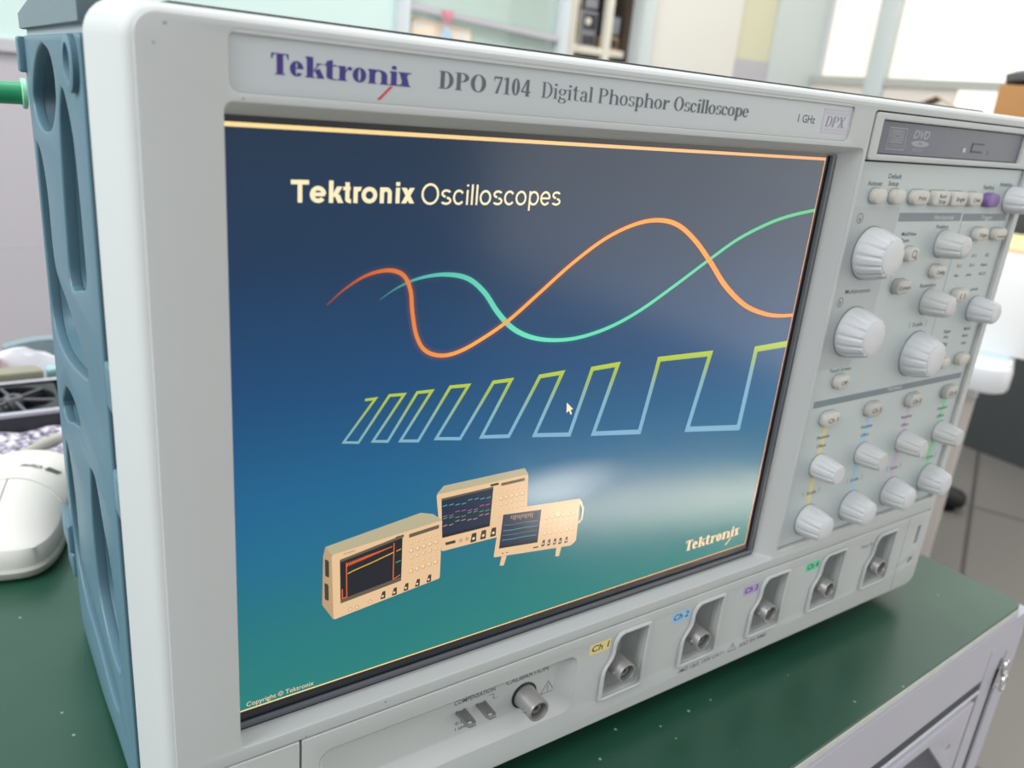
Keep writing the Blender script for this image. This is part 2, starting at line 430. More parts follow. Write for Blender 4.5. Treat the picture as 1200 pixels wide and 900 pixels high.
b = MB(); b.box(-3500, 3300, -1035, -1015, -2600, 4500); struct(b.build('floor', 'floor_tiles', smooth=0))
ZB = -2000
def wallbox(name, x0, x1, y0, y1, m, z0=None, z1=None):
    b = MB(); b.box(x0, x1, y0, y1, ZB-40 if z0 is None else z0, ZB if z1 is None else z1)
    return struct(b.build(name, m, smooth=0))
b = MB(); b.box(-2200, 1020, -1015, 8, ZB-40, ZB)
for y in (-420, -760): b.box(-2200, 1020, y-3, y+3, ZB, ZB+.6, 1)
struct(b.build('wall_left', ['partition_lilac', 'rail_grey'], smooth=0))
wallbox('wall_back_upper', -2200, 1020, 34, 1300, 'partition_white')
b = MB(); b.box(-2200, 1020, 8, 34, ZB-40, ZB+14); struct(b.build('trim_1', 'rail_grey', smooth=0))
b = MB(); b.box(1020, 1058, -1015, 1300, ZB-40, ZB+20, 0, 4); struct(b.build('trim_2', 'post_white'))
# glazed bay beside the post
b = MB(); b.box(1058, 1575, -1015, -140, ZB-40, ZB); struct(b.build('wall_back_sill', 'partition_lilac', smooth=0))
b = MB(); b.box(1058, 1575, -140, 1300, ZB-18, ZB-12); struct(b.build('window_1', 'green_glass', smooth=0))
b = MB(); b.box(1020, 1600, -1015, 1300, ZB-330, ZB-300); struct(b.build('wall_back_far', mat('far_green', '#e6efe7', .7), smooth=0))
b = MB(); b.poly([(1050, 216, ZB), (1590, 186, ZB), (1590, 202, ZB), (1050, 232, ZB)]); b.poly([(1050, 216, ZB+14), (1590, 186, ZB+14), (1590, 202, ZB+14), (1050, 232, ZB+14)])
b.poly([(1050, 232, ZB), (1590, 202, ZB), (1590, 202, ZB+14), (1050, 232, ZB+14)]); b.poly([(1050, 216, ZB), (1590, 186, ZB), (1590, 186, ZB+14), (1050, 216, ZB+14)])
struct(b.build('trim_3', 'rail_grey', smooth=0))
b = MB(); b.box(1575, 1608, -1015, 1300, ZB-60, ZB+20, 0, 3); struct(b.build('trim_4', 'post_white'))
# alcove with the shelving
b = MB(); b.box(1608, 1905, -1015, 1300, ZB-520, ZB-500); b.box(1590, 1608, -1015, 1300, ZB-500, ZB-60); b.box(1905, 1925, -1015, 1300, ZB-500, ZB-40)
struct(b.build('wall_alcove', 'alcove_dark', smooth=0))
b = MB(); b.box(1905, 1955, -1015, 1300, ZB-40, ZB+25, 0, 4); struct(b.build('trim_5', 'wall_grey'))
wallbox('wall_back_white', 1955, 2392, -1015, 1300, 'wall_white')
b = MB(); b.box(2392, 2590, -1015, 222, ZB-40, ZB-10, 1); b.box(2392, 2590, 222, 1300, ZB-40, ZB-14, 0)
struct(b.build('wall_back_yellow', ['wall_yellow', 'rail_grey'], smooth=0))
wallbox('wall_back_grey', 2590, 2890, -1015, 1300, 'wall_grey')
# window side
XR = 2850
b = MB(); b.box(XR, XR+60, -1015, -330, -2000, 1080); struct(b.build('wall_right_dado', 'dado_dark', smooth=0))
b = MB(); b.box(XR, XR+60, -330, 172, -2000, -1400, 0); struct(b.build('wall_right', 'wall_cream', smooth=0))
def pane(n, y0, y1, z0, z1, m):
    b = MB(); b.box(XR+10, XR+30, y0, y1, z0, z1); struct(b.build('window_%d' % n, m, smooth=0))
pane(2, 200, 1300, -1960, -1752, 'daylit_cream'); pane(3, 200, 1300, -1672, -1560, 'daylit_cream')
pane(4, 200, 1300, -1545, 1000, 'daylit_white'); pane(5, -330, 172, -1400, 1000, 'daylit_white'); pane(6, -1000, 1300, 1080, 4300, 'added_pane_glow')  # last pane is unseen, added bright for the veil mirrored on the screen
b = MB(); b.box(XR-12, XR+40, 172, 200, -2000, 1080); struct(b.build('trim_6', 'sill_grey', smooth=0))
b = MB(); b.box(XR-25, XR+45, -1015, 1300, -1750, -1674, 0, 6); struct(b.build('trim_7', 'wall_grey'))
b = MB(); b.box(XR-5, XR+40, 200, 1300, -1560, -1545); struct(b.build('trim_8', 'daylit_cream', smooth=0))

# ================================================================== WORKBENCH
TY = -264
TH = math.atan(15.5/254.1)
UX, UZ = -math.cos(TH), math.sin(TH)          # along the front edge, to the left
def bench(u, y, d):                            # u left along the front edge, d back from it
    return (482.1 + UX*u - math.sin(TH)*d, y, 45 + UZ*u - math.cos(TH)*d)
def mat_green():
    m = bpy.data.materials.new('green_mat'); m.use_nodes = True; nt = m.node_tree; b = nt.nodes['Principled BSDF']
    t = nt.nodes.new('ShaderNodeTexCoord'); n = nt.nodes.new('ShaderNodeTexNoise'); n.inputs['Scale'].default_value = 14; n.inputs['Detail'].default_value = 8
    cr = nt.nodes.new('ShaderNodeValToRGB'); cr.color_ramp.elements[0].position = .3; cr.color_ramp.elements[0].color = (.009, .056, .032, 1); cr.color_ramp.elements[1].position = .75; cr.color_ramp.elements[1].color = (.017, .076, .046, 1)
    v = nt.nodes.new('ShaderNodeTexVoronoi'); v.inputs['Scale'].default_value = 60
    lt = nt.nodes.new('ShaderNodeMath'); lt.operation = 'LESS_THAN'; lt.inputs[1].default_value = .045
    mx = nt.nodes.new('ShaderNodeMix'); mx.data_type = 'RGBA'; mx.inputs[7].default_value = (.25, .33, .28, 1)
    nt.links.new(t.outputs['Object'], n.inputs['Vector']); nt.links.new(t.outputs['Object'], v.inputs['Vector'])
    nt.links.new(n.outputs[0], cr.inputs[0]); nt.links.new(v.outputs['Distance'], lt.inputs[0]); nt.links.new(lt.outputs[0], mx.inputs[0])
    nt.links.new(cr.outputs[0], mx.inputs[6]); nt.links.new(mx.outputs[2], b.inputs['Base Color'])
    b.inputs['Roughness'].default_value = .3; b.inputs['Specular IOR Level'].default_value = .62
    MATS['green_mat'] = m
mat_green()
mat('mat_edge', '#c3c6bd', .6, noise=.15, nscale=90); mat('bench_paint', '#b4b3bd', .5, noise=.03, nscale=12); mat('alu', '#a9adb8', .38, metal=.35)
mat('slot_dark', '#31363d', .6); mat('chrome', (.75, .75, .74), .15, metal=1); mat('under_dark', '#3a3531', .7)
wbt = thing('workbench', (150, -1015, -250), 'white framed workbench topped with a green mat, carrying the oscilloscope', 'workbench')
def slab(u0, u1, d0, d1, y0, y1, r=0, mb=None, mi=0):
    mb = mb or MB(); pr = rrect(u0, u1, d0, d1, r, 6) if r else rrect(u0, u1, d0, d1, 0)
    return mb.loft([[bench(u, y0, d) for u, d in pr], [bench(u, y1, d) for u, d in pr]], True, True, True, mi)
slab(0, 900, 0, 690, TY-2.2, TY, 7).build('green_mat', 'green_mat', wbt)
slab(-.6, 901, -.8, 691, TY-5, TY-2.2, 8).build('mat_edge', 'mat_edge', wbt)
slab(-1, 902, -1, 692, TY-22, TY-5, 8).build('board', 'bench_paint', wbt)
b = MB(); slab(-13, 905, -1.4, 4, -309, TY-8, 0, b); slab(-13, -3, 4, 690, -309, TY-8, 0, b); b.build('apron', 'bench_paint', wbt)
b = MB(); slab(34, 870, -1.2, 12, -316.5, -309, 0, b); b.build('slot_shade_strip', 'slot_dark', wbt)  # flush dark strip painted in for the slot's shadow
b = MB(); slab(34, 870, -2.0, 20, -318.6, -316.5, 0, b); b.build('rail_lip', mat('lip_white', '#d5d8dd', .35), wbt)
b = MB(); slab(44.7, 870, -1.3, 15, -327, -318.6, 0, b); b.build('lower_rail', 'bench_paint', wbt)
for (u0, d0) in ((-12, -2), (-12, 640), (850, -2), (850, 640)):
    L = MB(); slab(u0, u0+18.5, d0, d0+46, -1010, TY-23, 0, L); slab(u0+28.5, u0+46, d0, d0+46, -1010, TY-23, 0, L); slab(u0+18.5, u0+28.5, d0+1.8, d0+40, -1010, TY-23, 0, L)
    slab(u0+18.5, u0+28.5, d0, d0+46, -296, TY-23, 0, L)
    lo = L.build('leg', 'alu' if False else 'bench_paint', wbt, smooth=0)
    q = MB(); slab(u0+18.5, u0+28.5, d0+1.4, d0+2.2, -1010, -296, 0, q); q.build('slot', 'slot_dark', lo, smooth=0)  # dark strip paints the shade inside the leg's shallow slot
    f = MB(); slab(u0+6, u0+40, d0+6, d0+40, -1015, -1010, 0, f); f.build('foot', 'under_dark', lo, smooth=0)
# corner gusset plate with its hole, and the stile slot beside the leg
def fb(u, y, d): return bench(u, y, d)
g = MB(); plate([(42, -321), (300, -321), (300, -326), (200, -326.5), (97, -329), (42, -382)], [circle(62.3, -347, 2.6, 16)], 0, 3, .3, 0, g)
g.xf(lambda x, y, z: bench(x, y, -.5 - z)); g.build('gusset_plate', 'bench_paint', wbt)
g = MB(); slab(33.9, 42.5, -1.0, 3, -700, -333, 0, g); g.build('stile_slot', 'slot_dark', wbt, smooth=0)
g = MB(); slab(42, 870, 60, 66, -1000, -322, 0, g); g.build('back_panel', 'under_dark', wbt, smooth=0)
t = MB()
for k in range(2):
    cx, cy = (9.6, -307) if k == 0 else (12.3, -316)
    ring = [(cx + 4.2*math.cos(a)*.75, cy + 5.6*math.sin(a), -5 - k*2.2) for a in [2*PI*i/20 for i in range(21)]]
    t.tube([bench(*p) for p in ring], 1.15, 8)
t.tube([bench(9.5, -301, -3), bench(12.5, -322, -3)], 1.6, 8)
t.build('slot_clip', 'chrome', wbt)

# ================================================================== OSCILLOSCOPE
osc = thing('oscilloscope', (190, TY, -150), 'large grey bench oscilloscope with a lit blue screen on the green mat', 'oscilloscope')
# --- body behind the front
b = MB(); b.box(-18, 404, -246, 22, -190, -18, 0, 4); b.box(6, 400, -243, 20, -330, -190, 0, 4); b.build('body_case', 'cap_blue', osc)
for x, z in ((20, -40), (380, -40), (40, -300), (370, -300)):
    b = MB(); b.lathe([(9, 0), (9.5, 1), (9, 17), (8, 18)], (x, TY, z), 20, 'y'); b.build('foot', 'dark_rim', osc)
b = MB(); b.box(-8, 402, 20, 27.6, -60, -21, 0, .6); b.build('cover_lip', 'drive_black', osc)
# --- front bezel: tapered rounded shell closed by pierced face plates
def ring(z, x0, x1, y0, y1, r): return [(x, y, z) for x, y in rrect(x0, x1, y0, y1, r, 7)]
b = MB()
b.loft([ring(-20, -28, 420.2, -254, 26.6, 9), ring(-3, -25.4, 417.8, -253.4, 25.8, 8.6), ring(2, -24.3, 416.6, -252.9, 25.2, 8), ring(4, -23.5, 415.6, -252.4, 24.7, 7.6), ring(5.3, -22.2, 414.2, -251.4, 24.0, 7), ring(5.9, -20.6, 412.6, -250.2, 23.0, 6.4), ring(5.9, -18, 410.4, -248, 20.8, 6)], True, True, False)
SCR = rrect(-1.7, 262, -194, 4.9, 2.2)
LAB = rrect(-.3, 250.2, 7.2, 21.5, 2.6)
CTL = rrect(264.6, 408.4, -190.6, 20.6, 2)
plate(rrect(-21.4, 413.4, -199.2, 23.5, 5.5, 6), [SCR, LAB, CTL], 1.5, 6, .35, 0, b)
b.build('front_bezel', 'bezel_grey', osc)
plate(rpoly([(-21.4, -199.8), (17.9, -199.8), (17.9, -250.8), (-21.4, -250.8)], [.5, .5, .5, 5]), [], 1.5, 6, .5).build('blank_door', 'bezel_grey', osc)
b = MB(); b.box(-25.5, -12, -249, 22, -36, -19.5); b.build('joint_shade', 'dark_gap', osc, smooth=0)  # dark box added to paint the shade in the gap behind the bezel
# backing seen through the joints
b = MB(); b.box(-18, 412, -248, 20, -17, -9.5); b.build('chassis', 'dark_gap', osc, smooth=0)
# --- slopes round the screen
def ringz(z, x0, x1, y0, y1, r): return [(x, y, z) for x, y in rrect(x0, x1, y0, y1, r, 5)]
b = MB(); b.loft([ringz(5.7, -1.7, 262, -194, 4.9, 2.2), ringz(4.6, -1.6, 260.5, -193.7, 4.1, 2), ringz(-.6, -1.4, 253.6, -192.2, 1.6, 1.6)]); b.build('screen_surround', 'bezel_grey', osc, fix=True)
# --- name plate
np_ = plate(LAB, [], 2, 5.2, .25).build('name_plate', 'label_grey', osc)
t = MB(); serif_text(t, 'Tektronix', 10.2, 12.2, 5.26, 5.0, 38.6, True); t.build('maker_logo', 'logo_violet', np_, smooth=None)
t = MB(); t.flat([(38.9, 8.2), (39.9, 8.2), (43.6, 11.9), (42.7, 11.9)], 5.27); t.build('logo_stroke', 'logo_red', np_, smooth=None)
t = MB(); serif_text(t, 'DPO', 57.5, 12.6, 5.26, 4.7, 16.4, 2); serif_text(t, '7104', 75.8, 12.7, 5.26, 4.7, 13.6, 2); t.build('model_lettering', 'print_grey', np_, smooth=None)
t = MB(); serif_text(t, 'Digital Phosphor Oscilloscope', 93.2, 12.8, 5.26, 4.5, 94.5, False)
t.build('description_lettering', 'print_grey', np_, smooth=None)
t = MB(); text(t, '1 GHz', 216.3, 12.9, 5.26, 3.1, 10.4, bold=.008); t.build('bandwidth_lettering', 'print_grey', np_, smooth=None)
t = MB(); plate(rrect(231.6, 249.4, 9.6, 19.1, .6), [rrect(232.3, 248.7, 10.3, 18.4, .4)], 5.2, 5.28, 0, 1, t)
t.rect(233.2, 16.9, 247.8, 17.9, 5.27, 1); t.rect(233.2, 10.8, 247.8, 11.5, 5.27, 1)
serif_text(t, 'DPX', 233.4, 12.2, 5.29, 4.1, 12.6, False, .18, 0); t.build('badge', ['dpx_violet', 'dpx_pale'], np_, smooth=None)

# --- display
def screen_mat():
    m = bpy.data.materials.new('lit_screen'); m.use_nodes = True; nt = m.node_tree; b = nt.nodes['Principled BSDF']
    b.inputs['Base Color'].default_value = (.008, .01, .014, 1); b.inputs['Roughness'].default_value = .16
    t = nt.nodes.new('ShaderNodeTexCoord'); s = nt.nodes.new('ShaderNodeSeparateXYZ'); r = nt.nodes.new('ShaderNodeMapRange'); cr = nt.nodes.new('ShaderNodeValToRGB')
    r.inputs['From Min'].default_value = 0; r.inputs['From Max'].default_value = -.1845
    nt.links.new(t.outputs['Object'], s.inputs[0]); nt.links.new(s.outputs['Z'], r.inputs['Value']); nt.links.new(r.outputs[0], cr.inputs[0])
    stops = [(0, '#062640'), (.2, '#083052'), (.42, '#044674'), (.6, '#07608c'), (.72, '#0b6a8a'), (.85, '#12747a'), (1, '#187c76')]
    while len(cr.color_ramp.elements) < len(stops): cr.color_ramp.elements.new(.5)
    for e, (p, c) in zip(cr.color_ramp.elements, stops): e.position = p; e.color = lin(c)
    # the soft pool of light drawn in the picture behind the instruments
    mp = nt.nodes.new('ShaderNodeMapping'); mp.vector_type = 'TEXTURE'; mp.inputs['Location'].default_value = (.120, 0, -.1275); mp.inputs['Scale'].default_value = (.046, 1, .013)
    ln = nt.nodes.new('ShaderNodeVectorMath'); ln.operation = 'LENGTH'
    fr = nt.nodes.new('ShaderNodeMapRange'); fr.interpolation_type = 'SMOOTHERSTEP'; fr.inputs['From Min'].default_value = 1; fr.inputs['From Max'].default_value = 0; fr.inputs['To Max'].default_value = .6
    mx = nt.nodes.new('ShaderNodeMix'); mx.data_type = 'RGBA'; mx.inputs[7].default_value = lin('#b4c8d4')
    nt.links.new(t.outputs['Object'], mp.inputs[0]); nt.links.new(mp.outputs[0], ln.inputs[0]); nt.links.new(ln.outputs['Value'], fr.inputs['Value'])
    nt.links.new(fr.outputs[0], mx.inputs[0]); nt.links.new(cr.outputs[0], mx.inputs[6]); nt.links.new(mx.outputs[2], b.inputs['Emission Color'])
    b.inputs['Emission Strength'].default_value = 1
    MATS['lit_screen'] = m
screen_mat()
sc = MB(); sc.rect(-1, -184.6, 246, 0, 0); screen = sc.build('display_screen', 'lit_screen', osc, smooth=None)
b = MB(); b.box(-4, 258, -197, 4, -9, -.3); b.build('panel_frame', 'dark_rim', osc, smooth=0)
b = MB(); b.loft([[(x, -189.6 + 1.15*math.cos(a), .2 + 1.1*math.sin(a)) for a in [PI*k/8 for k in range(9)]] for x in (-1.2, 251.6)], False)
b.loft([[(249.7 + 1.3*math.cos(a), y, .2 + 1.1*math.sin(a)) for a in [PI*k/8 for k in range(9)]] for y in (-188.4, 1.0)], False)
b.build('screen_gasket', 'rim_blue', osc)
for n, c in (('scr_cream', '#ffeec0'), ('scr_border', '#f3c483'), ('scr_peach', '#e6c196'), ('scr_top', '#b6ae8d'), ('scr_side', '#b99a74'), ('scr_dark', '#0e1420'), ('scr_navy', '#152641'),
             ('scr_orange', '#e8642c'), ('scr_yellow', '#d6a83c'), ('scr_detail', '#c59f78'), ('scr_slot', '#5f5643'), ('scr_black', '#3a332c'), ('scr_cyan', '#4cb7c0'), ('scr_magenta', '#b05aa8'), ('scr_lime', '#4cae5c'), ('scr_light', '#f2d3a8'), ('scr_mist', '#3f8f9a')):
    glow_mat(n, c)
MATS['scr_border'].node_tree.nodes['Principled BSDF'].inputs['Emission Strength'].default_value = 1.1
t = MB(); t.rect(-.8, -1.15, 246, .0, .06); t.rect(245.5, -184.6, 246, -1, .06); t.rect(-.6, -184.6, 246, -184.1, .06); t.rect(-.6, -184.6, -.2, -1, .06)
t.build('picture_border', ramp_glow('border_ramp', 'X', 0, .246, [(0, '#ffdf9a'), (1, '#f0a060')], 1.05), screen, smooth=None)
t = MB(); sans_text(t, 'Tektronix', 17.0, -20.1, .08, 6.1, 37.6, True); sans_text(t, 'Oscilloscopes', 56.6, -20.4, .08, 6.2, 52.6, False); t.build('splash_title', 'scr_cream', screen, smooth=None)
t = MB(); text(t, 'Copyright \u00a9 Tektronix', 2.0, -183.2, .08, 1.9, 22.8); t.build('copyright_line', 'scr_light', screen, smooth=None)
t = MB(); serif_text(t, 'Tektronix', 202.6, -177.4, .08, 5.4, 36.4, True); t.flat([(230.3, -181.2), (231.2, -181.2), (234.4, -178), (233.5, -178)], .08); t.build('corner_logo', glow_mat('scr_logo', '#ffcfa2', 1.1), screen, smooth=None)

def ribbon(mb, pts, wid, z, mi=0):
    P = [Vector(p) for p in pts]; L, Rr = [], []
    for i, p in enumerate(P):
        d0 = (p - P[i-1]).normalized() if i else (P[1]-p).normalized()
        d1 = (P[i+1]-p).normalized() if i < len(P)-1 else d0
        n0, n1 = Vector((-d0.y, d0.x)), Vector((-d1.y, d1.x)); n = (n0+n1)
        n = n.normalized() if n.length > 1e-6 else n0
        k = min(1/max(n.dot(n1), .35), 2.4); w = (wid(p.x) if callable(wid) else wid)*.5*k
        L.append((p.x+n.x*w, p.y+n.y*w, z)); Rr.append((p.x-n.x*w, p.y-n.y*w, z))
    N = len(P)
    return mb.add(L+Rr, [(i, i+1, N+i+1, N+i) for i in range(N-1)], mi)
ORANGE = [(27.6,-49.4),(33.4,-44.7),(40.0,-41.1),(46.9,-39.9),(51.9,-41.6),(54.6,-46.4),(55.6,-53.3),(57.4,-61.0),(60.7,-66.3),(66.3,-68.7),(72.7,-68.3),(80.7,-65.2),(92.0,-59.0),(103.4,-50.5),(116.8,-40.3),(130.8,-31.7),(144.1,-26.8),(155.4,-25.5),(165.7,-27.5),(176.2,-33.6),(186.6,-42.2),(197.8,-52.3),(211.9,-61.2),(225.5,-65.8),(235.9,-67.5),(245.5,-67.9)]
GREEN = [(44.4,-48.8),(50.0,-45.5),(57.1,-42.9),(66.1,-42.0),(74.8,-43.6),(81.7,-48.6),(87.3,-55.4),(94.0,-61.6),(102.5,-65.7),(113.0,-67.7),(124.6,-67.6),(138.4,-64.8),(152.4,-59.4),(168.5,-50.8),(185.2,-41.3),(200.4,-33.2),(216.9,-27.2),(229.6,-24.1),(242.5,-22.1),(245.5,-21.8)]
def halo_mat(name, col):
    m = bpy.data.materials.new(name); m.use_nodes = True; nt = m.node_tree; nt.nodes.clear()
    o = nt.nodes.new('ShaderNodeOutputMaterial'); mx = nt.nodes.new('ShaderNodeMixShader'); e = nt.nodes.new('ShaderNodeEmission'); tr = nt.nodes.new('ShaderNodeBsdfTransparent'); a = nt.nodes.new('ShaderNodeAttribute'); a.attribute_name = 'halo'
    e.inputs[0].default_value = lin(col); p = nt.nodes.new('ShaderNodeMath'); p.operation = 'POWER'; p.inputs[1].default_value = 2; k = nt.nodes.new('ShaderNodeMath'); k.operation = 'MULTIPLY'; k.inputs[1].default_value = .4
    nt.links.new(a.outputs['Fac'], p.inputs[0]); nt.links.new(p.outputs[0], k.inputs[0]); nt.links.new(k.outputs[0], mx.inputs[0])
    nt.links.new(tr.outputs[0], mx.inputs[1]); nt.links.new(e.outputs[0], mx.inputs[2]); nt.links.new(mx.outputs[0], o.inputs[0])
    MATS[name] = m
def wave(name, pts, z, wid, m, halo):
    P = smooth_path(pts, 5); t = MB(); ribbon(t, P, wid, z); w = t.build(name, m, screen, smooth=None)
    h = MB(); Q = [Vector(p) for p in P]; vs = []; N = len(Q)
    for i, p in enumerate(Q):
        d = (Q[min(i+1, N-1)]-Q[max(i-1, 0)]).normalized(); n = Vector((-d.y, d.x)); ww = 2.4
        for s in (-1, 0, 1): vs.append((p.x+n.x*ww*s, p.y+n.y*ww*s, z-.02))
    h.add(vs, [(3*i+j, 3*i+j+1, 3*i+j+4, 3*i+j+3) for i in range(N-1) for j in range(2)])
    o = h.build('wave_halo', halo, w, smooth=None)
    at = o.data.attributes.new('halo', 'FLOAT', 'POINT')
    at.data.foreach_set('value', [v for i in range(N) for v in (0, min(1, i/25), 0)])
halo_mat('halo_orange', '#d8661e'); halo_mat('halo_green', '#2fa98c')
ramp_glow('wave_orange', 'X', .027, .2, [(0, '#8a3a22'), (.08, '#d2602a'), (.3, '#ffab4a'), (1, '#ff9a36')], 1.0)
ramp_glow('wave_green', 'X', .044, .24, [(0, '#2a6d7c'), (.08, '#55c0b0'), (.3, '#6ee6c0'), (1, '#56c07e')], .95)
wave('green_wave', GREEN, .10, lambda x: .35 + min(1, (x-44)/25)*1.05 + max(0, 1-abs(x-90)/25)*.5, 'wave_green', 'halo_green')
wave('orange_wave', ORANGE, .14, lambda x: .35 + min(1, (x-27)/22)*1.0 + max(0, 1-abs(x-195)/55)*1.0, 'wave_orange', 'halo_orange')
PULSE = [(40.6,-80.7),(44.2,-80.7),(33.8,-94.0),(38.8,-94.9),(49.0,-80.3),(54.2,-80.6),(43.8,-95.3),(49.0,-96.2),(58.9,-80.6),(64.3,-80.7),(53.6,-96.8),(60.2,-97.9),(71.2,-80.2),(78.3,-80.5),(67.0,-98.2),(76.5,-99.8),(88.3,-80.6),(95.7,-80.6),(85.2,-100.6),(96.9,-102.2),(108.1,-80.8),(118.2,-80.5),(108.4,-103.7),(125.0,-106.1),(132.3,-80.6),(144.9,-80.2),(137.0,-107.7),(161.7,-110.9),(166.6,-80.4),(196.0,-80.9),(189.8,-114.2),(223.3,-118.7),(225.0,-81.8),(245.5,-81.3)]
ramp_glow('pulse_ramp', 'Z', -.0795, -.1, [(0, '#b9cf3a'), (.22, '#a5bd52'), (.6, '#86b4b8'), (1, '#7fb2cf')], .95)
t = MB(); ribbon(t, PULSE, lambda x: .8 + (x-34)/210*2.1, .10); t.build('pulse_train', 'pulse_ramp', screen, smooth=None)
t = MB(); t.flat([(121.9,-92.7),(122.3,-96.9),(123.4,-96.2),(124.4,-97.9),(125.0,-97.6),(124.1,-95.9),(125.3,-95.8)], .15); t.build('mouse_pointer', 'scr_cream', screen, smooth=None)

# pictured instruments
def lerp4(q, u, v):
    a = [q[0][i]*(1-u)+q[1][i]*u for i in (0, 1)]; c = [q[3][i]*(1-u)+q[2][i]*u for i in (0, 1)]
    return (a[0]*(1-v)+c[0]*v, a[1]*(1-v)+c[1]*v)
PM = ['scr_peach', 'scr_top', 'scr_side', 'scr_dark', 'scr_orange', 'scr_yellow', 'scr_detail', 'scr_slot', 'scr_black', 'scr_cyan', 'scr_magenta', 'scr_lime', 'scr_light', 'scr_navy', 'scr_mist']
def quad(t, q, u0, v0, u1, v1, z, mi): t.flat([lerp4(q, u0, v0), lerp4(q, u1, v0), lerp4(q, u1, v1), lerp4(q, u0, v1)], z, mi)
def trace(t, q, uv, w, z, mi): ribbon(t, [lerp4(q, u, v) for u, v in uv], w, z, mi)
def details(t, q, z, u0, u1, v0, v1, nu, nv):
    for i in range(nu):
        for j in range(nv):
            u, v = u0+(u1-u0)*(i+.5)/nu, v0+(v1-v0)*(j+.5)/nv
            c = lerp4(q, u, v); r = .5 + .45*((i*3+j*5) % 3)/2
            t.flat(circle(c[0], c[1], r, 10), z, 6); t.flat(circle(c[0]-.1, c[1]+.12, r*.72, 10), z+.01, 12)
qA = [(30.5,-133.6),(71.6,-130.3),(72.2,-154.3),(31.6,-159.0)]
t = MB(); t.flat([(30.5,-133.6),(28.3,-130.1),(29.2,-129.9),(62.8,-125.4),(67.7,-127.0),(71.6,-130.3)], .08, 1)
t.flat([(30.5,-133.6),(28.3,-130.1),(27.6,-133.3),(27.5,-151.8),(31.6,-159.0)], .085, 2); t.flat(rpoly(qA, .8), .09, 0)
for yy in (-138, -147): t.flat(rpoly([(28.2,yy+3.6),(29.6,yy+2.4),(29.8,yy-4),(28.4,yy-3)], .6), .095, 8)
sA = [(33.4,-136.2),(56.2,-132.5),(56.5,-150.8),(34.0,-153.3)]; t.flat(sA, .1, 3)
quad(t, sA, 0, 0, 1, .06, .105, 7); quad(t, sA, 0, .91, 1, 1, .105, 7)
trace(t, sA, [(.03,.68),(.03,.9),(.1,.9),(.1,.12)], .35, .11, 4); trace(t, sA, [(.1+.015*k, .16+(.05 if k % 2 else -.02)*(1-k/52)) for k in range(50)], .35, .11, 4)
trace(t, sA, [(.86,.1),(.86,.9),(.98,.86)], .35, .11, 4); trace(t, sA, [(.12,.38),(.2,.36),(.5,.34),(.86,.3)], .45, .11, 5); trace(t, sA, [(.9,.3),(.98,.29)], .35, .11, 5); trace(t, sA, [(.9,.55),(.98,.54)], .35, .11, 11)
quad(t, qA, .685, .06, .97, .12, .1, 7); quad(t, qA, .56, .035, .635, .075, .1, 8); quad(t, qA, .1, .035, .2, .055, .1, 6)
details(t, qA, .1, .68, .98, .17, .74, 5, 5)
for p in ((49.6,-154.8),(54.0,-154.6),(58.5,-154.1),(63.0,-153.7),(67.6,-153.2)): t.flat(rpoly([(p[0]-.9,p[1]-1.4),(p[0]+1,p[1]-1.4),(p[0]+1,p[1]+1.6),(p[0]-.2,p[1]+1.6)], .3), .1, 8); t.flat(circle(p[0], p[1]-.3, .45, 8), .105, 12)
for p in ((37.6,-156.7),(40.0,-156.6),(44.8,-155.8)): t.flat(circle(p[0], p[1], .8, 10), .1, 6); t.flat(circle(p[0], p[1], .5, 10), .105, 12)
t.build('pictured_instrument', PM, screen, smooth=None)
qB = [(68.6,-119.7),(107.6,-119.4),(109.3,-143.3),(72.2,-143.2)]
t = MB(); t.flat([(68.6,-119.7),(71.3,-116.8),(105.6,-116.5),(107.6,-119.4)], .02, 1); t.flat(rpoly(qB, .9), .03, 0)
sB = [(70.7,-121.7),(92.3,-121.4),(92.2,-137.7),(72.1,-137.7)]; t.flat(sB, .04, 13)
quad(t, sB, 0, 0, 1, .05, .045, 7); quad(t, sB, 0, .92, 1, 1, .045, 3)
for k, (mi, v) in enumerate(((9, .2), (10, .42), (11, .52), (6, .66))):
    for j in range(8): vv = v + .045*((j//2+k) % 2) + .012*(j % 2); trace(t, sB, [(.02+.122*j, vv), (.02+.122*j+.085, vv-.012)], .3, .05, mi)
quad(t, qB, .69, .05, .96, .1, .04, 7); quad(t, qB, .57, .03, .66, .07, .04, 8); details(t, qB, .04, .66, .97, .16, .8, 5, 6)
for p in ((85.5,-140.9),(89.7,-140.7),(94.1,-140.7)): t.flat(rpoly([(p[0]-1.3,p[1]-1.8),(p[0]+1.2,p[1]-1.8),(p[0]+1.1,p[1]+1.9),(p[0]-.9,p[1]+1.9)], .4), .04, 8); t.flat(circle(p[0], p[1]-.3, .6, 8), .045, 12)
quad(t, qB, .05, .86, .16, .91, .04, 8)
for u in (.22, .29): c = lerp4(qB, u, .89); t.flat(circle(c[0], c[1], .8, 10), .04, 6)
t.build('pictured_instrument', PM, screen, smooth=None)
qC = [(96.5,-132.1),(134.8,-135.3),(135.3,-155.8),(95.2,-151.8)]
t = MB(); t.flat([(98.9,-152.3),(101.3,-152.6),(100.3,-156.7),(98.4,-156.2)], .11, 0); t.flat([(125.4,-154.9),(128.1,-155.2),(127.3,-159.8),(125.4,-159.3)], .11, 0)
ribbon(t, [(134.9,-136.5),(136.9,-140.5),(136.9,-145),(135.4,-146.6)], .9, .11, 12); t.flat(rpoly([(96.5,-132.1),(134.8,-135.3),(135.3,-154.6),(132.9,-156.3),(95.2,-151.8)], .8), .12, 0)
sC = [(97.8,-134.2),(115.6,-136.0),(115.5,-150.4),(97.3,-148.5)]; t.flat(sC, .13, 13)
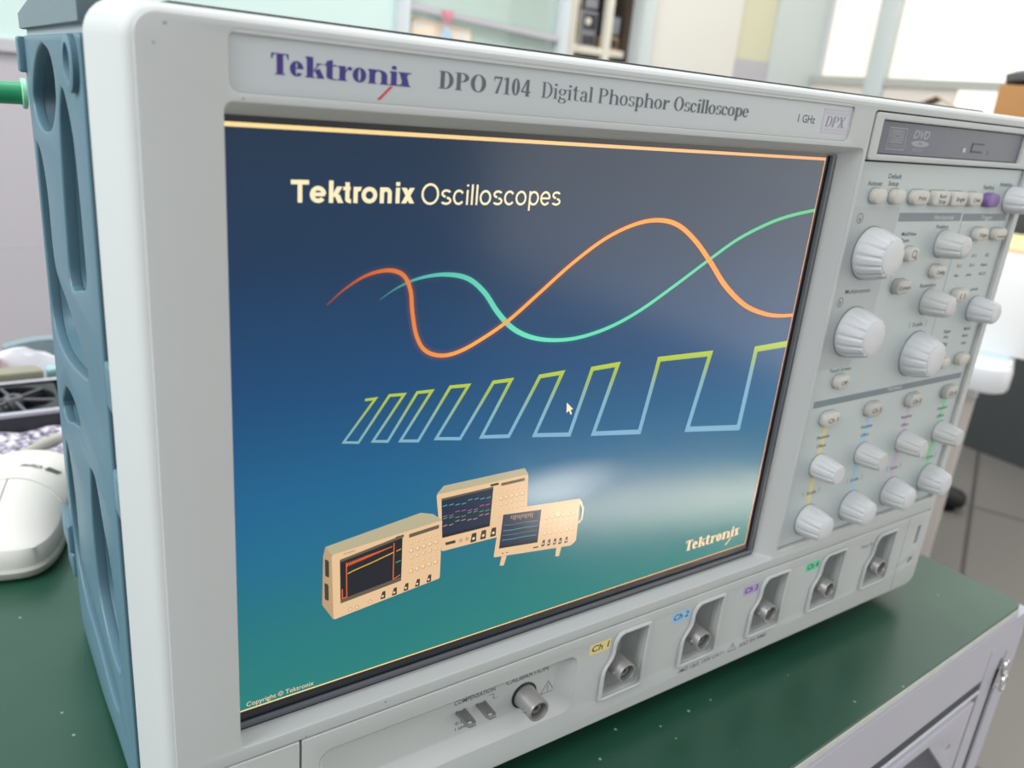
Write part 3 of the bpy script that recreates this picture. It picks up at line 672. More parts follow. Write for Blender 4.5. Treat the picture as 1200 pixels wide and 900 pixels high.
quad(t, sC, 0, .93, 1, 1, .135, 3)
for k in range(12): trace(t, sC, [(.22+.05*k, .06), (.22+.05*k, .15+.03*(k % 3))], .3, .14, 6)
for v, mi in ((.32, 14), (.48, 9), (.62, 14), (.76, 9)): trace(t, sC, [(.05, v), (.3, v+.01), (.6, v-.01), (.95, v)], .22, .14, mi)
details(t, qC, .13, .55, .97, .14, .72, 6, 5); c = lerp4(qC, .73, .28); t.flat(circle(c[0], c[1], 1.6, 16), .14, 6); t.flat(circle(c[0]-.15, c[1]+.2, 1.25, 16), .15, 12)
for p in ((118.4,-151.6),(121.2,-152.0),(124.1,-152.3),(126.9,-152.7),(130.0,-153.0)): t.flat(rpoly([(p[0]-.8,p[1]-1.3),(p[0]+.8,p[1]-1.3),(p[0]+.7,p[1]+1.5),(p[0]-.3,p[1]+1.5)], .3), .13, 8); t.flat(circle(p[0], p[1]-.2, .4, 8), .135, 12)
quad(t, qC, .09, .93, .11, .95, .13, 8); quad(t, qC, .14, .93, .16, .95, .13, 8); quad(t, qC, .46, .92, .52, .95, .13, 8)
t.build('pictured_instrument', PM, screen, smooth=None)

# --- disc drive
dvd = plate(rrect(266.1, 407.4, .45, 20.1, 1.8), [rrect(272.0, 397.6, 3.1, 17.2, .5)], 1.5, 6.1, .6).build('disc_drive', 'bezel_grey', osc)
plate(rrect(272.3, 397.3, 3.3, 17.0, .5), [], 1.5, 4.6, .3).build('tray_door', 'drive_grey', dvd)
b = MB(); b.box(271, 399, 2.5, 18, -5, 1.4); b.build('drive_case', 'dark_gap', dvd, smooth=0)
b = MB(); plate([(360.8, 11.1), (349.9, 11.1), (349.5, 6.6), (360.4, 6.6), (360.4, 7.5), (350.6, 7.5), (350.9, 10.3), (360.8, 10.3)], [], 4.55, 4.75, 0, 0, b); b.build('eject_button', 'drive_black', dvd, smooth=0)
b = MB(); b.rect(365.6, 6.2, 366.5, 8.0, 4.66); b.build('eject_hole', 'drive_black', dvd, smooth=0)
b = MB(); b.box(342.3, 344.6, 6.5, 8.4, 4.5, 4.9); b.build('indicator_lamp', mat('lamp_pale', '#b6b8c4', .4), dvd, smooth=0)
t = MB(); text(t, 'DVD', 298.6, 10.9, 4.66, 3.5, 12.6, bold=.045, slant=.25)
plate(circle(305.3, 8.6, 7.2, 30, 1.35), [circle(305.3, 8.65, 1.5, 16, .4)], 4.62, 4.66, 0, 0, t); text(t, 'ROM', 300.8, 5.2, 4.66, 1.4, 8.2)
plate(rrect(279.6, 293.4, 5.3, 14.6, .3), [rrect(280.0, 293.0, 5.7, 14.2, .2)], 4.62, 4.66, 0, 0, t)
for k in range(3): plate(rrect(281+k*1.5, 291-k*1.3, 8.3+k*.9, 13.6-k*.8, .9), [rrect(281.5+k*1.5, 290.5-k*1.3, 8.7+k*.9, 13.2-k*.8, .6)], 4.62, 4.66, 0, 0, t)
text(t, 'COMPACT', 281, 6.2, 4.66, 1.4, 11); t.build('drive_lettering', 'drive_print', dvd, smooth=None)

# --- control panel
ctl = plate(rrect(265.2, 407.8, -190.2, -.2, 1.6), [], 1.5, 4, .3).build('control_panel', 'panel_grey', osc)
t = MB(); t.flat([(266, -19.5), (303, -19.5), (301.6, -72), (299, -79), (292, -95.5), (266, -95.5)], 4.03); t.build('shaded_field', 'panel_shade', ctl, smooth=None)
for q in ((303.6, -26.2, 358.2, -22.2), (360.1, -26.3, 404.2, -22.6), (270.6, -114.9, 404.4, -111.5), (360.2, -87, 360.6, -27)): t = MB(); t.rect(*q, 4.05); t.build('section_bar', 'bar_grey', ctl, smooth=None)
def px6(x): return -60.5 + (x+60.5)*1.0094
def py6(y): return 12.1 + (y-12.1)*1.0094
def caption(s, x, y, z, h, w, m, parent, name='lettering', bold=.012):
    t = MB(); text(t, s, x, y, z, h, w, 'C', bold=bold); return t.build(name, m, parent, smooth=None)
for s, x, y, w in (('Horizontal', 342.8, -25.4, 17.4), ('Trigger', 384, -25.6, 11.4), ('Vertical', 338, -113.8, 13.2)): caption(s, x, y, 4.08, 2.3, w, 'bar_text', ctl, 'section_title')
t = MB()
for s, x, y, h, w in (('Autoset', 278.9, -10.3, 2.2, 11), ('Default', 293, -7, 2.2, 10.2), ('Setup', 293, -10.1, 2.2, 8), ('FastAcq', 377.8, -10.4, 2.2, 10.4), ('Intensity', 394.5, -8.6, 2.2, 12), ('Position', 343.6, -29.8, 2, 11), ('MultiView', 315.8, -33, 2, 12.5), ('Zoom', 313.4, -36, 2, 7),
                    ('Resolution', 344.4, -59.3, 2.1, 14.5), ('Scale', 344.4, -79.8, 2.3, 9.5), ('Multipurpose', 284.8, -59, 2.1, 19.6), ('Touch Screen', 285.6, -97.7, 2, 17), ('Coupling', 372, -41.8, 1.5, 8),
                    ('Ch 1', 382, -45.2, 1.7, 5), ('DC', 395.6, -45.2, 1.7, 4), ('Ch 2', 369.8, -50.2, 1.7, 5), ('Ch 3', 382.2, -50.2, 1.7, 5), ('Reject', 395.2, -50.3, 1.7, 7), ('Aux', 369.5, -55.2, 1.7, 4.6), ('Line', 381.8, -55.2, 1.7, 5), ('HF LF', 395.8, -55.3, 1.7, 7),
                    ('Slope', 375.8, -86, 1.9, 7), ('Pos', 376.3, -89.2, 1.9, 4.5), ('Neg', 377, -93, 1.9, 4.8), ('Mode', 396.5, -86, 1.9, 6.6), ('Norm', 396.2, -90, 1.9, 6), ('Auto', 396.8, -94.2, 1.9, 5.5), ('Level', 392, -63.6, 1.9, 7)):
    caption(s, x, y, 4.07, h, w, 'print_grey', ctl)
t = MB()
for sgn, x in ((1, 336.5), (-1, 352.3)): ribbon(t, [(x+sgn*1.2*(1-math.cos(a)), -78.7+1.7*math.sin(a)) for a in [-1.2+.3*k for k in range(9)]], .3, 4.07)
t.build('turn_marks', 'print_grey', ctl, smooth=None)
for s, x, y in (('a', 273.4, -24.6), ('b', 272.9, -62.8)):
    t = MB(); plate(circle(x, y, 2.3, 24), [circle(x, y, 1.95, 24)], 4.05, 4.08, 0, 0, t); text(t, s, x, y-1.1, 4.09, 2.2, 1.6, 'C', bold=.02); t.build('knob_letter', 'print_grey', ctl, smooth=None)
CH = [(284.4, 'yellow'), (321.0, 'blue'), (357.8, 'violet'), (394.0, 'green')]
for x, c in CH:
    caption('Position', x, -132.6, 4.09, 1.9, 10, 'print_grey', ctl); caption('Offset', x, -137.4, 4.09, 1.9, 7.6, 'print_grey', ctl); caption('Scale', x+1, -163.4, 4.09, 2, 7.6, 'print_grey', ctl); t = MB()
    for sgn, xx in ((1, x-6), (-1, x+7.4)): ribbon(t, [(xx+sgn*1.0*(1-math.cos(a)), -162.2+1.4*math.sin(a)) for a in [-1.2+.3*k for k in range(9)]], .3, 4.09)
    t.build('turn_marks', 'print_grey', ctl, smooth=None)
for x, c in CH:
    t = MB(); t.rect(x-1.7, -141, x+1.7, -124, 4.04); t.rect(x-1.7, -170, x+1.7, -150, 4.04); t.build('channel_stripe', 'line_'+c, ctl, smooth=None)

BX = 1.5
def knob(x, y, r1, r2, h, nf, m, depth=.06):
    x += 1.6 + (x-280)*.017; y -= .9 + max(0, -y-100)*.013
    n = nf*8; b = MB()
    def rg(r, z, fl):
        out = []
        for k in range(n):
            a = 2*PI*k/n; ph = (k % 8)
            g = {0: 1, 1: .55, 7: .55}.get(ph, 0)
            rr = r*(1 - fl*depth*g); out.append((rr*math.cos(a), rr*math.sin(a), z))
        return out
    b.loft([rg(r1, 0, .0), rg(r1, .8, .0), rg(r1*.985, 1.2, .25), rg(r1*.97+.03*r2, h*.35, .8), rg(r2*1.03, h*.9, 1.35), rg(r2*.99, h*.97, 1.4), rg(r2*.92, h, 1.2), rg(r2*.84, h, 0)], True, True, True)
    k = b.build('knob', m, osc, smooth=28, loc=(x, y, 4))
    c = MB(); c.lathe([(r2*.84, h-.3), (r2*.84, h+.25), (r2*.8, h+.4), (r2*.3, h+.45)], (0, 0, 0), 40); c.build('knob_cap', m, k, loc=(x, y, 4))
    s = MB(); s.lathe([(r1*1.05, .01), (r1*1.05, .3)], (0, 0, 0), 36); s.build('knob_skirt', 'print_soft', k, loc=(x, y, 4))
    return k
for x, y in ((284.2, -39.5), (284.7, -76.9), (344.6, -93.8)): knob(x, y, 11.9, 9.2, 12.4, 14, 'knob_white')
for x, y in ((344.4, -36.4), (344.9, -66.0)): knob(x, y, 6.9, 5.5, 12.4, 9, 'knob_grey', .09)
knob(393.2, -72.9, 6.9, 5.6, 12.4, 9, 'knob_white', .09); knob(398.8, -14.4, 6.9, 5.6, 13, 9, 'knob_white', .09)
for k, (x, c) in enumerate(CH):
    knob(x-.9, (-145.9, -145.7, -145.0, -144.9)[k], 6.3, 5.1, 12.4, 9, 'knob_grey' if k else 'knob_white', .09)
    knob(x-.4, (-176, -176, -175.4, -173.9)[k], 8.4, 6.7, 12.4, 11, 'knob_white', .08)

def button(x, y, w, h, m, txt=None, tw=0, th=2.0, dy=0, lift=3.5, r=None, tm='print_dark'):
    x += BX; y -= .4
    b = MB(); rr = r or h*.46
    b.loft([[(px, py, z) for px, py in rrect(-w/2+i, w/2-i, -h/2+i, h/2-i, max(rr-i, .3), 6)] for z, i in ((0, 0), (lift-.9, 0), (lift-.3, .25), (lift, .8))], True, True, True)
    o = b.build('push_button', m, osc, loc=(x, y, 4))
    g = MB(); plate(rrect(-w/2-.35, w/2+.35, -h/2-.35, h/2+.35, rr+.3), [], .0, .12, 0, 0, g); g.build('button_seat', 'print_soft', o, loc=(x, y, 4))
    if txt:
        t = MB()
        for i, s in enumerate(txt.split('|')):
            nl = len(txt.split('|')); text(t, s, 0, (nl-1)*.5*(th+.5) - i*(th+.5) - th/2 + dy, lift+.04, th, tw, 'C', bold=.012)
        t.build('button_lettering', tm, o, smooth=None, loc=(x, y, 4))
    return o
button(279.2, -14.2, 9, 6.7, 'button_cream'); button(294.2, -14.3, 9, 6.7, 'button_cream')
button(312.0, -14.5, 13, 6.8, 'button_cream', 'Print', 6.4); button(329.4, -14.6, 13.6, 6.8, 'button_cream', 'Run/|Stop', 6, 1.9, r=1.6); button(345.6, -14.7, 13.6, 6.8, 'button_cream', 'Single', 8, r=1.6); button(361.4, -14.9, 12, 6.8, 'button_cream', 'Clear', 7)
button(378.6, -15.2, 12, 6.8, 'purple')
z_ = button(317.4, -41.2, 9.4, 7, 'button_cream')
t = MB(); plate(circle(-.3, .5, 1.9, 20), [circle(-.3, .5, 1.5, 20)], 3.52, 3.56, 0, 0, t); ribbon(t, [(.9, -1), (2.2, -2.4)], .6, 3.56); t.build('magnifier_sign', 'print_dark', z_, smooth=None, loc=(317.4+BX, -41.6, 4))
button(316.0, -57, 12, 7, 'button_grey', 'Cursors', 10.4); button(345.6, -50.6, 11, 6.6, 'button_cream', 'Delay', 7.6)
button(377.0, -32.4, 11.6, 6.6, 'button_cream', 'Edge', 7); button(396.2, -32.6, 11.6, 6.2, 'button_cream', 'Advanced', 9.4, 1.4, -.8)
p_ = button(373.4, -64.3, 12.4, 6.2, 'button_cream', '[ ]', 5)
t = MB(); t.loft([[(4.8, -2, 0), (11, -.4, 0), (11, .4, 0), (4.8, 2.2, 0)], [(4.8, -2, 2.2), (11, -.4, 1.6), (11, .4, 1.6), (4.8, 2.2, 2.2)]], True, True, True); t.build('button_wing', 'button_cream', p_, loc=(373.4+BX, -64.7, 4))
button(376.4, -102.3, 8.6, 6.4, 'button_cream'); button(395.4, -102, 10.6, 6.4, 'button_cream')
button(284.6, -102, 9.6, 7, 'button_cream', 'Off', 4.4)
for k, (x, c) in enumerate(CH): button(x-1.8, -121.1, 12.4, 7.6, 'button_grey' if k else 'button_cream', 'Ch %d' % (k+1), 7.6, 2.4)

# --- connector panel
SK = [156.3+49.05*k for k in range(5)]
def sock(x0, e=0): return rpoly([(x0-e, -236.8-e), (x0+22.4+e, -236.8-e), (x0+22.8+e, -205.2+e), (x0+7.4-e, -205.2+e), (x0+4.7-e, -208.6), (x0+4.7-e, -215.4-e*.4), (x0-e, -221.6-e*.4)], [1.2, 1.6, 1.2, 3.4, 3, 3, 3], 5)
CAL = rrect(25, 139.8, -236.6, -208.2, 5, 6)
lp = plate(rpoly([(18.7, -199.8), (413.4, -199.8), (413.4, -238), (408, -250.8), (18.7, -250.8)], [.5, .5, 3, 3, .5]), [sock(x) for x in SK] + [CAL, rrect(401.6, 405, -221.4, -208.8, .5), circle(402.6, -232.6, 2.4, 20)], 1.5, 6, .45).build('connector_panel', 'bezel_grey', osc)
t = MB(); t.rect(388.9, -250, 389.3, -200, 6.02); t.build('panel_joint', 'print_grey', lp, smooth=None)
b = MB(); b.loft([[(x, y, 5.8) for x, y in rrect(25, 139.8, -236.6, -208.2, 5, 6)], [(x, y, 4.8) for x, y in rrect(26.2, 138.4, -235.4, -208.8, 4.6, 6)], [(x, y, 1.3) for x, y in rrect(28.5, 133, -231.2, -208.9, 4, 6)], [(x, y, 1) for x, y in rrect(29.5, 132, -230.2, -209.4, 3.6, 6)]], True, False, True); b.build('calibration_recess', 'bezel_grey', lp)
for s, x, y, h, w in (('COMPENSATION', 92, -215.2, 2.2, 19.2), ('CALIBRATION', 117.7, -214.9, 2.4, 21.4), ('0-5V', 86, -225.4, 1.7, 5), ('1 kHz', 86.4, -228.2, 1.7, 5.6)): caption(s, x, y, 1.06, h, w, 'print_grey', lp)
t = MB(); ribbon(t, [(125.8, -227), (132.8, -227), (129.3, -221.2), (125.8, -227)], .35, 1.06); t.rect(129.1, -225.6, 129.5, -223.2, 1.06); t.rect(129.1, -226.5, 129.5, -226.1, 1.06)
ribbon(t, [(98.5, -216.6), (101, -216.6), (101, -219), (103, -219)], .25, 1.06); t.build('hazard_sign', 'print_grey', lp, smooth=None)
for k, x in enumerate((85.6, 95.0)):
    b = MB(); b.tube([(x-1.7, -219.0, 1), (x-1.7, -219.0, 8.6), (x-1.2, -219.0, 9.7), (x+1.2, -219.0, 9.7), (x+1.7, -219.0, 8.6), (x+1.7, -219.0, 1)], .75, 8); b.box(x-1.5, x+1.5, -219.3, -218.8, 1, 7.2); b.build('test_lug', 'lug_metal', lp)
def bnc(x, y, z0, z1, r):
    b = MB(); b.lathe([(r*1.02, z0), (r*1.02, z0+1.5), (r*.97, z0+2), (r*.97, z1-.5), (r*.93, z1), (r*.78, z1), (r*.76, z1-.4), (r*.76, z1-6)], (x, y, 0), 36, cap=False)
    for a in (.3, .3+PI): b.lathe([(1.0, r*.9), (1.0, r*1.12), (.6, r*1.2)], (0, 0, 0), 10) if False else None
    o = b.build('bnc_connector', 'nickel', osc)
    i = MB(); i.lathe([(r*.77, z1-6), (r*.5, z1-6), (r*.5, z1-2.2), (r*.22, z1-2.2), (r*.2, z1-4)], (x, y, 0), 28, cap=True); i.build('insulator', 'bore', o)
    for s in (-1, 1):
        l = MB(); l.lathe([(.9, 0), (.9, 1.1), (.6, 1.3)], (x + s*r*.92, y, z1-3.2), 10, 'x'); 
        if s < 0: l.xf(lambda X, Y, Z: (2*(x - r*.92) - X, Y, Z))
        l.build('bayonet_pin', 'nickel', o)
    return o
for k, x0 in enumerate(SK):
    pr = sock(x0, .2); b = MB(); b.loft([[(x, y, 5) for x, y in pr], [(x, y, -8) for x, y in pr]], True, False, True); s_ = b.build('socket_recess', 'bezel_grey', lp)
    plate(sock(x0, 1.7), [sock(x0, .05)], 5.8, 7.5, .6).build('socket_rim', 'bezel_grey', s_)
    b = MB(); b.box(x0+5.2, x0+13.5, -219, -205.6, -7.95, -5.5); b.build('contact_window', 'dark_gap', s_, smooth=0)
    if k == 0: b = MB(); b.lathe([(1.6, 0), (1.6, 1.2), (1, 2)], (x0+7.8, -214.5, -5.4), 14); b.build('contact_stud', 'brass', s_)
    bnc(x0+10.9, -225.2, -8, 10, 5.1)
bnc(116.7, -223.4, 1, 12.2, 5.1)
b = MB(); b.lathe([(6.2, 0), (6.2, .5), (5.6, .6)], (116.7, -223.4, 1), 30); b.build('calibration_collar', 'dark_rim', lp)
for k, c in enumerate(('yellow', 'blue', 'violet', 'green')):
    x = 151.9 + 49.15*k
    t = MB(); t.flat(rrect(x-5.9, x+5.9, -210.9, -205.6, .4), 6.03); tg = t.build('channel_tag', 'tag_'+c, lp, smooth=None)
    t = MB(); text(t, 'Ch %d' % (k+1), x, -209.6, 6.06, 3.2, 9.6, 'C', slant=.15, bold=.015); t.build('tag_lettering', 'print_dark', tg, smooth=None)
for s, x, y, w in (('Aux In', 342.6, -209.4, 11.5), ('1M\u03a9 13pF, 150V CAT I', 206.5, -243.0, 32), ('50\u03a9 5V RMS', 250, -243.0, 21)):
    t = MB(); text(t, s, x, y, 6.05, 2.2, w, slant=.15, bold=.012); t.build('lettering', 'print_grey', lp, smooth=None)
t = MB(); ribbon(t, [(241.6, -243), (247.4, -243), (244.5, -238.4), (241.6, -243)], .35, 6.05); t.rect(244.3, -241.6, 244.7, -239.8, 6.05); t.rect(244.3, -242.5, 244.7, -242.1, 6.05)
t.build('warning_sign', 'print_grey', lp, smooth=None)
b = MB(); b.box(402.4, 404.2, -220.6, -209.6, -4, 3.5); b.build('usb_port', 'dark_rim', lp, smooth=0)
b = MB(); b.lathe([(1.9, -4), (1.9, 2.5), (1.4, 3.2)], (402.6, -232.6, 0), 20); b.build('power_button', 'nickel', lp)
# scuffs on the painted bezel
rs = random.Random(3)
for cx, cy, r in ((3, 5.9, .5), (49.5, -195.9, .7), (50.2, -198, .35), (20, -198.6, .5), (-14.5, 20.9, .7), (-17.2, 16.6, .5)):
    t = MB(); t.flat([(cx + r*rs.uniform(.5, 1)*math.cos(i*PI/4), cy + r*rs.uniform(.3, .8)*math.sin(i*PI/4)) for i in range(8)], 6.03); t.build('scuff_mark', 'scuff_grey', osc, smooth=None)

# --- blue side frame (lies in the plane x = -27, seen nearly edge on)
def side(mb, x): return mb.xf(lambda a, y, z: (x - z, y, a))     # (a = depth coordinate, y, outward)
OUT = [(-190, 18), (-36, 18), (-38.5, -70), (-38, -130), (-37, -245), (-80, -250.5), (-121, -259.5), (-176, -263), (-188, -261), (-199, -189), (-190, -90), (-187, -40)]
H1 = smooth_path([(-123.9,15.2),(-106,12.7),(-97,7.7),(-95.5,2.6),(-99,-3.5),(-117,-12.3),(-145.9,-15.5),(-167,-12.3),(-172.9,-4.3),(-158,6.3),(-140.7,12.5),(-123.9,15.2)], 4)[:-1]
H2 = smooth_path([(-82,2.5),(-74,.5),(-63.4,-10.5),(-60.2,-26.4),(-59.5,-43),(-61.5,-55.4),(-80.7,-61.5),(-104,-65.5),(-104,-48.3),(-99,-24.6),(-93,-7.8),(-82,2.5)], 4)[:-1]
H3 = smooth_path([(-178,-22),(-162,-25.5),(-152,-38.8),(-152,-61.5),(-145,-70.5),(-120,-75.5),(-93,-82.5),(-76,-91),(-112,-100),(-154,-105.5),(-180,-101),(-184,-80.2),(-183,-50),(-178,-22)], 4)[:-1]
H4 = smooth_path([(-158,-122),(-140,-118.9),(-121,-118.9),(-115,-124.3),(-141,-133),(-168,-141.7),(-176,-135.9),(-158,-122)], 4)[:-1]
H5 = smooth_path([(-180,-156.2),(-168,-158.1),(-160,-176),(-162,-204),(-158,-211),(-115,-215.5),(-68,-221),(-85,-236),(-129,-232),(-160,-231.5),(-182,-216.5),(-188,-190),(-180,-156.2)], 4)[:-1]
H6 = smooth_path([(-96,-133.8),(-82,-132.8),(-71.5,-146),(-63,-153.8),(-56.5,-167.8),(-57.5,-199.6),(-80,-206.5),(-101,-197),(-106,-180.8),(-104,-156.5),(-96,-133.8)], 4)[:-1]
HS = [H1, H2, H3, H4, H5, H6]
mb = plate(rpoly(OUT, [3, 2, 9, 9, 2, 6, 8, 5, 5, 8, 4, 4]), HS, -4.5, 0, .9)
side(mb, -27); sp = mb.build('side_frame', 'blue_plastic', osc)
for k, h in enumerate(HS):
    c = (sum(p[0] for p in h)/len(h), sum(p[1] for p in h)/len(h)); b = MB()
    def sh(f): return [(c[0]+(p[0]-c[0])*f, c[1]+(p[1]-c[1])*f) for p in h]
    b.loft([[(x, y, -3) for x, y in sh(1.01)], [(x, y, -7) for x, y in sh(.99)], [(x, y, -11.5) for x, y in sh(.94)], [(x, y, -13.5) for x, y in sh(.8)]], True, False, True)
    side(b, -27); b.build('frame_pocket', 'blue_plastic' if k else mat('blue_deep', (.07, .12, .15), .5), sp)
# rim walls closing the frame against the body
b = MB(); pr = rpoly(OUT, [3, 2, 9, 9, 2, 6, 8, 5, 5, 8, 4, 4]); c = (-110, -120)
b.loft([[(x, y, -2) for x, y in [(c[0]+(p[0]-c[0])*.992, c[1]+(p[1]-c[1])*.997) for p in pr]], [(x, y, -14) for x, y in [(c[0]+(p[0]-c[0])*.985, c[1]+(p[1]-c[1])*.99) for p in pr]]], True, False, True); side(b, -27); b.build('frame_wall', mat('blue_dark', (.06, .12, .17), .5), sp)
b = MB(); b.lathe([(9, 0), (9, 1.6), (8, 2), (6.4, 2), (6.0, 1.2), (5.6, -2)], (0, 0, 0), 32, 'x', cap=False); b.lathe([(5.6, -2), (1, -2)], (0, 0, 0), 32, 'x', 1, cap=False)
b.xf(lambda x, y, z: (-27 - x, 10 + y*.85, -47 + z)); b.build('screw_boss', ['blue_plastic', 'blue_dark'], sp)
b = MB(); b.box(-29.6, -24, 4, 17.6, -192, -184, 0, 1); b.build('corner_pad', 'blue_plastic', sp)
b = MB(); b.box(-29.4, -22, -222, -206, -212, -188, 0, 1.2); b.box(-28.6, -22, -236, -222.5, -208, -188, 0, 1.2); b.build('latch_lug', 'blue_plastic', sp)
for y in (-78, -113): b = MB(); b.box(-27.6, -18, y-7, y+7, -33, -21, 0, .8); b.build('clip_tab', 'blue_plastic', sp)
# top cover of the side
b = MB(); pr = [(-187, 20.3), (-27, 20.3), (-27, 31), (-60, 33), (-105, 32.4), (-150, 30), (-188, 27)]
b.loft([[(-13, y, z) for z, y in pr], [(-27, y, z) for z, y in pr], [(-28, y+.2 if y < 21 else y-1, z) for z, y in pr]], True, True, True); b.build('side_cap', 'cap_blue', osc)
b = MB(); b.box(-25.6, -14, 17, 20.4, -186, -24); b.build('cap_liner', mat('liner_pale', (.35, .42, .45), .5), osc, smooth=0)

# ================================================================== THINGS ON THE GREEN MAT, LEFT
# mouse
mat('mouse_white', '#dfdcd6', .4); mat('mouse_base', '#b9b8ae', .5); mat('mouse_print', '#4c4a48', .5)
MX, MZ, MA = -48, -302, math.radians(14.5)
ms = thing('computer_mouse', (MX, TY, MZ), 'white two-button mouse lying beside the blue side of the oscilloscope', 'mouse')
def mpt(u, v, h):   # u across, v towards the viewer, h up
    return (MX + u*math.cos(MA) - v*math.sin(MA), TY + h, MZ + u*math.sin(MA) + v*math.cos(MA))
def mo(f, n=64):
    out = []
    for k in range(n):
        a = 2*PI*k/n; ca, sa = math.cos(a), math.sin(a); e = .5
        u = 30*f*math.copysign(abs(ca)**e, ca); v = 58*f*math.copysign(abs(sa)**e, sa); w = 1 + .08*math.cos(PI*v/66/1)*0
        out.append((u*w, v))
    return out
def top(u, v): return 8 + 26*max(0, 1-(u/34)**2)**.5*max(0, 1-((v+12)/80)**2)**.6
b = MB(); rings = [[mpt(u, v, 5) for u, v in mo(1)]]
for f in (1, .99, .97, .94, .9, .85, .79, .72, .64, .55, .45, .35, .25, .15, .05): rings.append([mpt(u, v, top(u, v) if f < 1 else 9) for u, v in mo(f)])
b.loft(rings, True, True, True); b.build('shell', 'mouse_white', ms, smooth=60)
b = MB(); b.loft([[mpt(u, v, 0) for u, v in mo(.96)], [mpt(u, v, 3) for u, v in mo(1.03)], [mpt(u, v, 6.5) for u, v in mo(1.035)], [mpt(u, v, 8) for u, v in mo(1.0)]], True, True, True); b.build('base', 'mouse_base', ms, smooth=50)
b = MB(); b.tube([mpt(-2, v, top(-2, v)+.1) for v in range(-4, 60, 4)], .5, 6); b.tube([mpt(u, -4 + abs(u)*abs(u)*.016, top(u, -4 + u*u*.016)+.1) for u in range(-26, 29, 3)], .5, 6); b.build('button_seam', 'mouse_base', ms)
t = MB(); t.flat([(-10, -2.6), (-3, -2.6), (-1, 2.6), (-8, 2.6)], 0); tx = MB(); text(tx, 'Oper', 0, -2, 0, 4, 13, slant=.1, bold=.03)
for q in (t, tx): q.xf(lambda x, y, z: mpt(14 - x, -21 + y, top(14 - x, -21 + y) + .7))
t.build('logo_block', 'mouse_print', ms, smooth=None); tx.build('logo_lettering', 'mouse_print', ms, smooth=None)

# cable lying over the speckled foam
mat('cable_grey', '#a7a69c', .5)
b = MB(); b.tube(smooth_path([(-160, -256.5, -318), (-100, -256.5, -356), (-51, -257, -388), (-34, -257, -402), (-11, -257, -421), (40, -258, -440), (110, -259, -446)], 6), 4.0, 12)
tag(b.build('cable', 'cable_grey'), 'thick grey cable crossing behind the white mouse', 'cable')
def speckle():
    m = bpy.data.materials.new('speckled_foam'); m.use_nodes = True; nt = m.node_tree; bs = nt.nodes['Principled BSDF']; t = nt.nodes.new('ShaderNodeTexCoord')
    v = nt.nodes.new('ShaderNodeTexNoise'); v.inputs['Scale'].default_value = 210; v.inputs['Detail'].default_value = 4; cr = nt.nodes.new('ShaderNodeValToRGB')
    cr.color_ramp.elements[0].position = .38; cr.color_ramp.elements[0].color = lin('#4f4a5e'); cr.color_ramp.elements[1].position = .6; cr.color_ramp.elements[1].color = lin('#d3cfda')
    nt.links.new(t.outputs['Object'], v.inputs['Vector']); nt.links.new(v.outputs[0], cr.inputs[0]); nt.links.new(cr.outputs[0], bs.inputs['Base Color']); bs.inputs['Roughness'].default_value = .7
    MATS['speckled_foam'] = m
speckle()
b = MB(); rs = random.Random(5); NX, NZ = 26, 16; vs = []
for j in range(NZ):
    for i in range(NX):
        x, z = -190 + i*9.2 , -456 + j*5.6; e = min(i, NX-1-i, j, NZ-1-j)
        vs.append((x + rs.uniform(-2, 2), TY + (0 if e == 0 else 4.5 + rs.uniform(-1.5, 1.5)), z + rs.uniform(-1.5, 1.5)))
b.add(vs, [(j*NX+i, j*NX+i+1, (j+1)*NX+i+1, (j+1)*NX+i) for j in range(NZ-1) for i in range(NX-1)])
tag(b.build('foam_sheet', 'speckled_foam', smooth=70), 'speckled grey and violet packing sheet under the cable', 'packing sheet')

# open tray with a fan
mat('tray_dark', '#34343c', .45); mat('tray_rim', '#77746e', .5); mat('fan_black', '#1d1d20', .4); mat('fan_grey', '#56565c', .45)
tr = thing('open_tray', (-70, TY, -500), 'dark open tray with a pale rim behind the cable', 'tray')
b = MB()
o_, i_ = rrect(-260, 95, -532, -458, 6), rrect(-256, 91, -528, -462, 5)
b.loft([[(x, TY+.2, z) for x, z in o_], [(x, TY+16, z) for x, z in o_], [(x, TY+16, z) for x, z in i_], [(x, TY+3, z) for x, z in i_]], True, True, True); b.build('box', 'tray_dark', tr)
b = MB(); o2 = rrect(-262, 97, -534, -456.5, 7); b.loft([[(x, TY+14, z) for x, z in o2], [(x, TY+16.6, z) for x, z in o2], [(x, TY+16.6, z) for x, z in i_], [(x, TY+14, z) for x, z in i_]], True); b.loft([[(x, TY+14, z) for x, z in o2], [(x, TY+14, z) for x, z in o_]], True); b.build('rim', mat('rim_pale', '#aaa9b4', .4), tr)
fn = thing('cooling_fan', (-34, TY+4, -495), 'black fan with a spoked hub lying in the dark open tray', 'fan')
b = MB(); plate(rrect(-66, -2, -527, -463, 5), [circle(-34, -495, 29, 36)], 0, 12, 1, 0, b); b.xf(lambda x, y, z: (x, TY + 3.2 + z, y)); b.build('housing', 'fan_black', fn)
b = MB(); b.lathe([(7, 6), (7, 16), (6, 17.5), (3, 17.5), (2.6, 15)], (-34, TY, -495), 24, 'y'); b.build('hub', 'fan_grey', fn)
for k in range(6):
    a = 2*PI*k/6+.3; b = MB(); b.tube([(-34+6*math.cos(a), TY+14.5, -495+6*math.sin(a)), (-34+29.6*math.cos(a), TY+14, -495+29.6*math.sin(a))], 1.3, 8); b.build('spoke', 'fan_grey', fn)
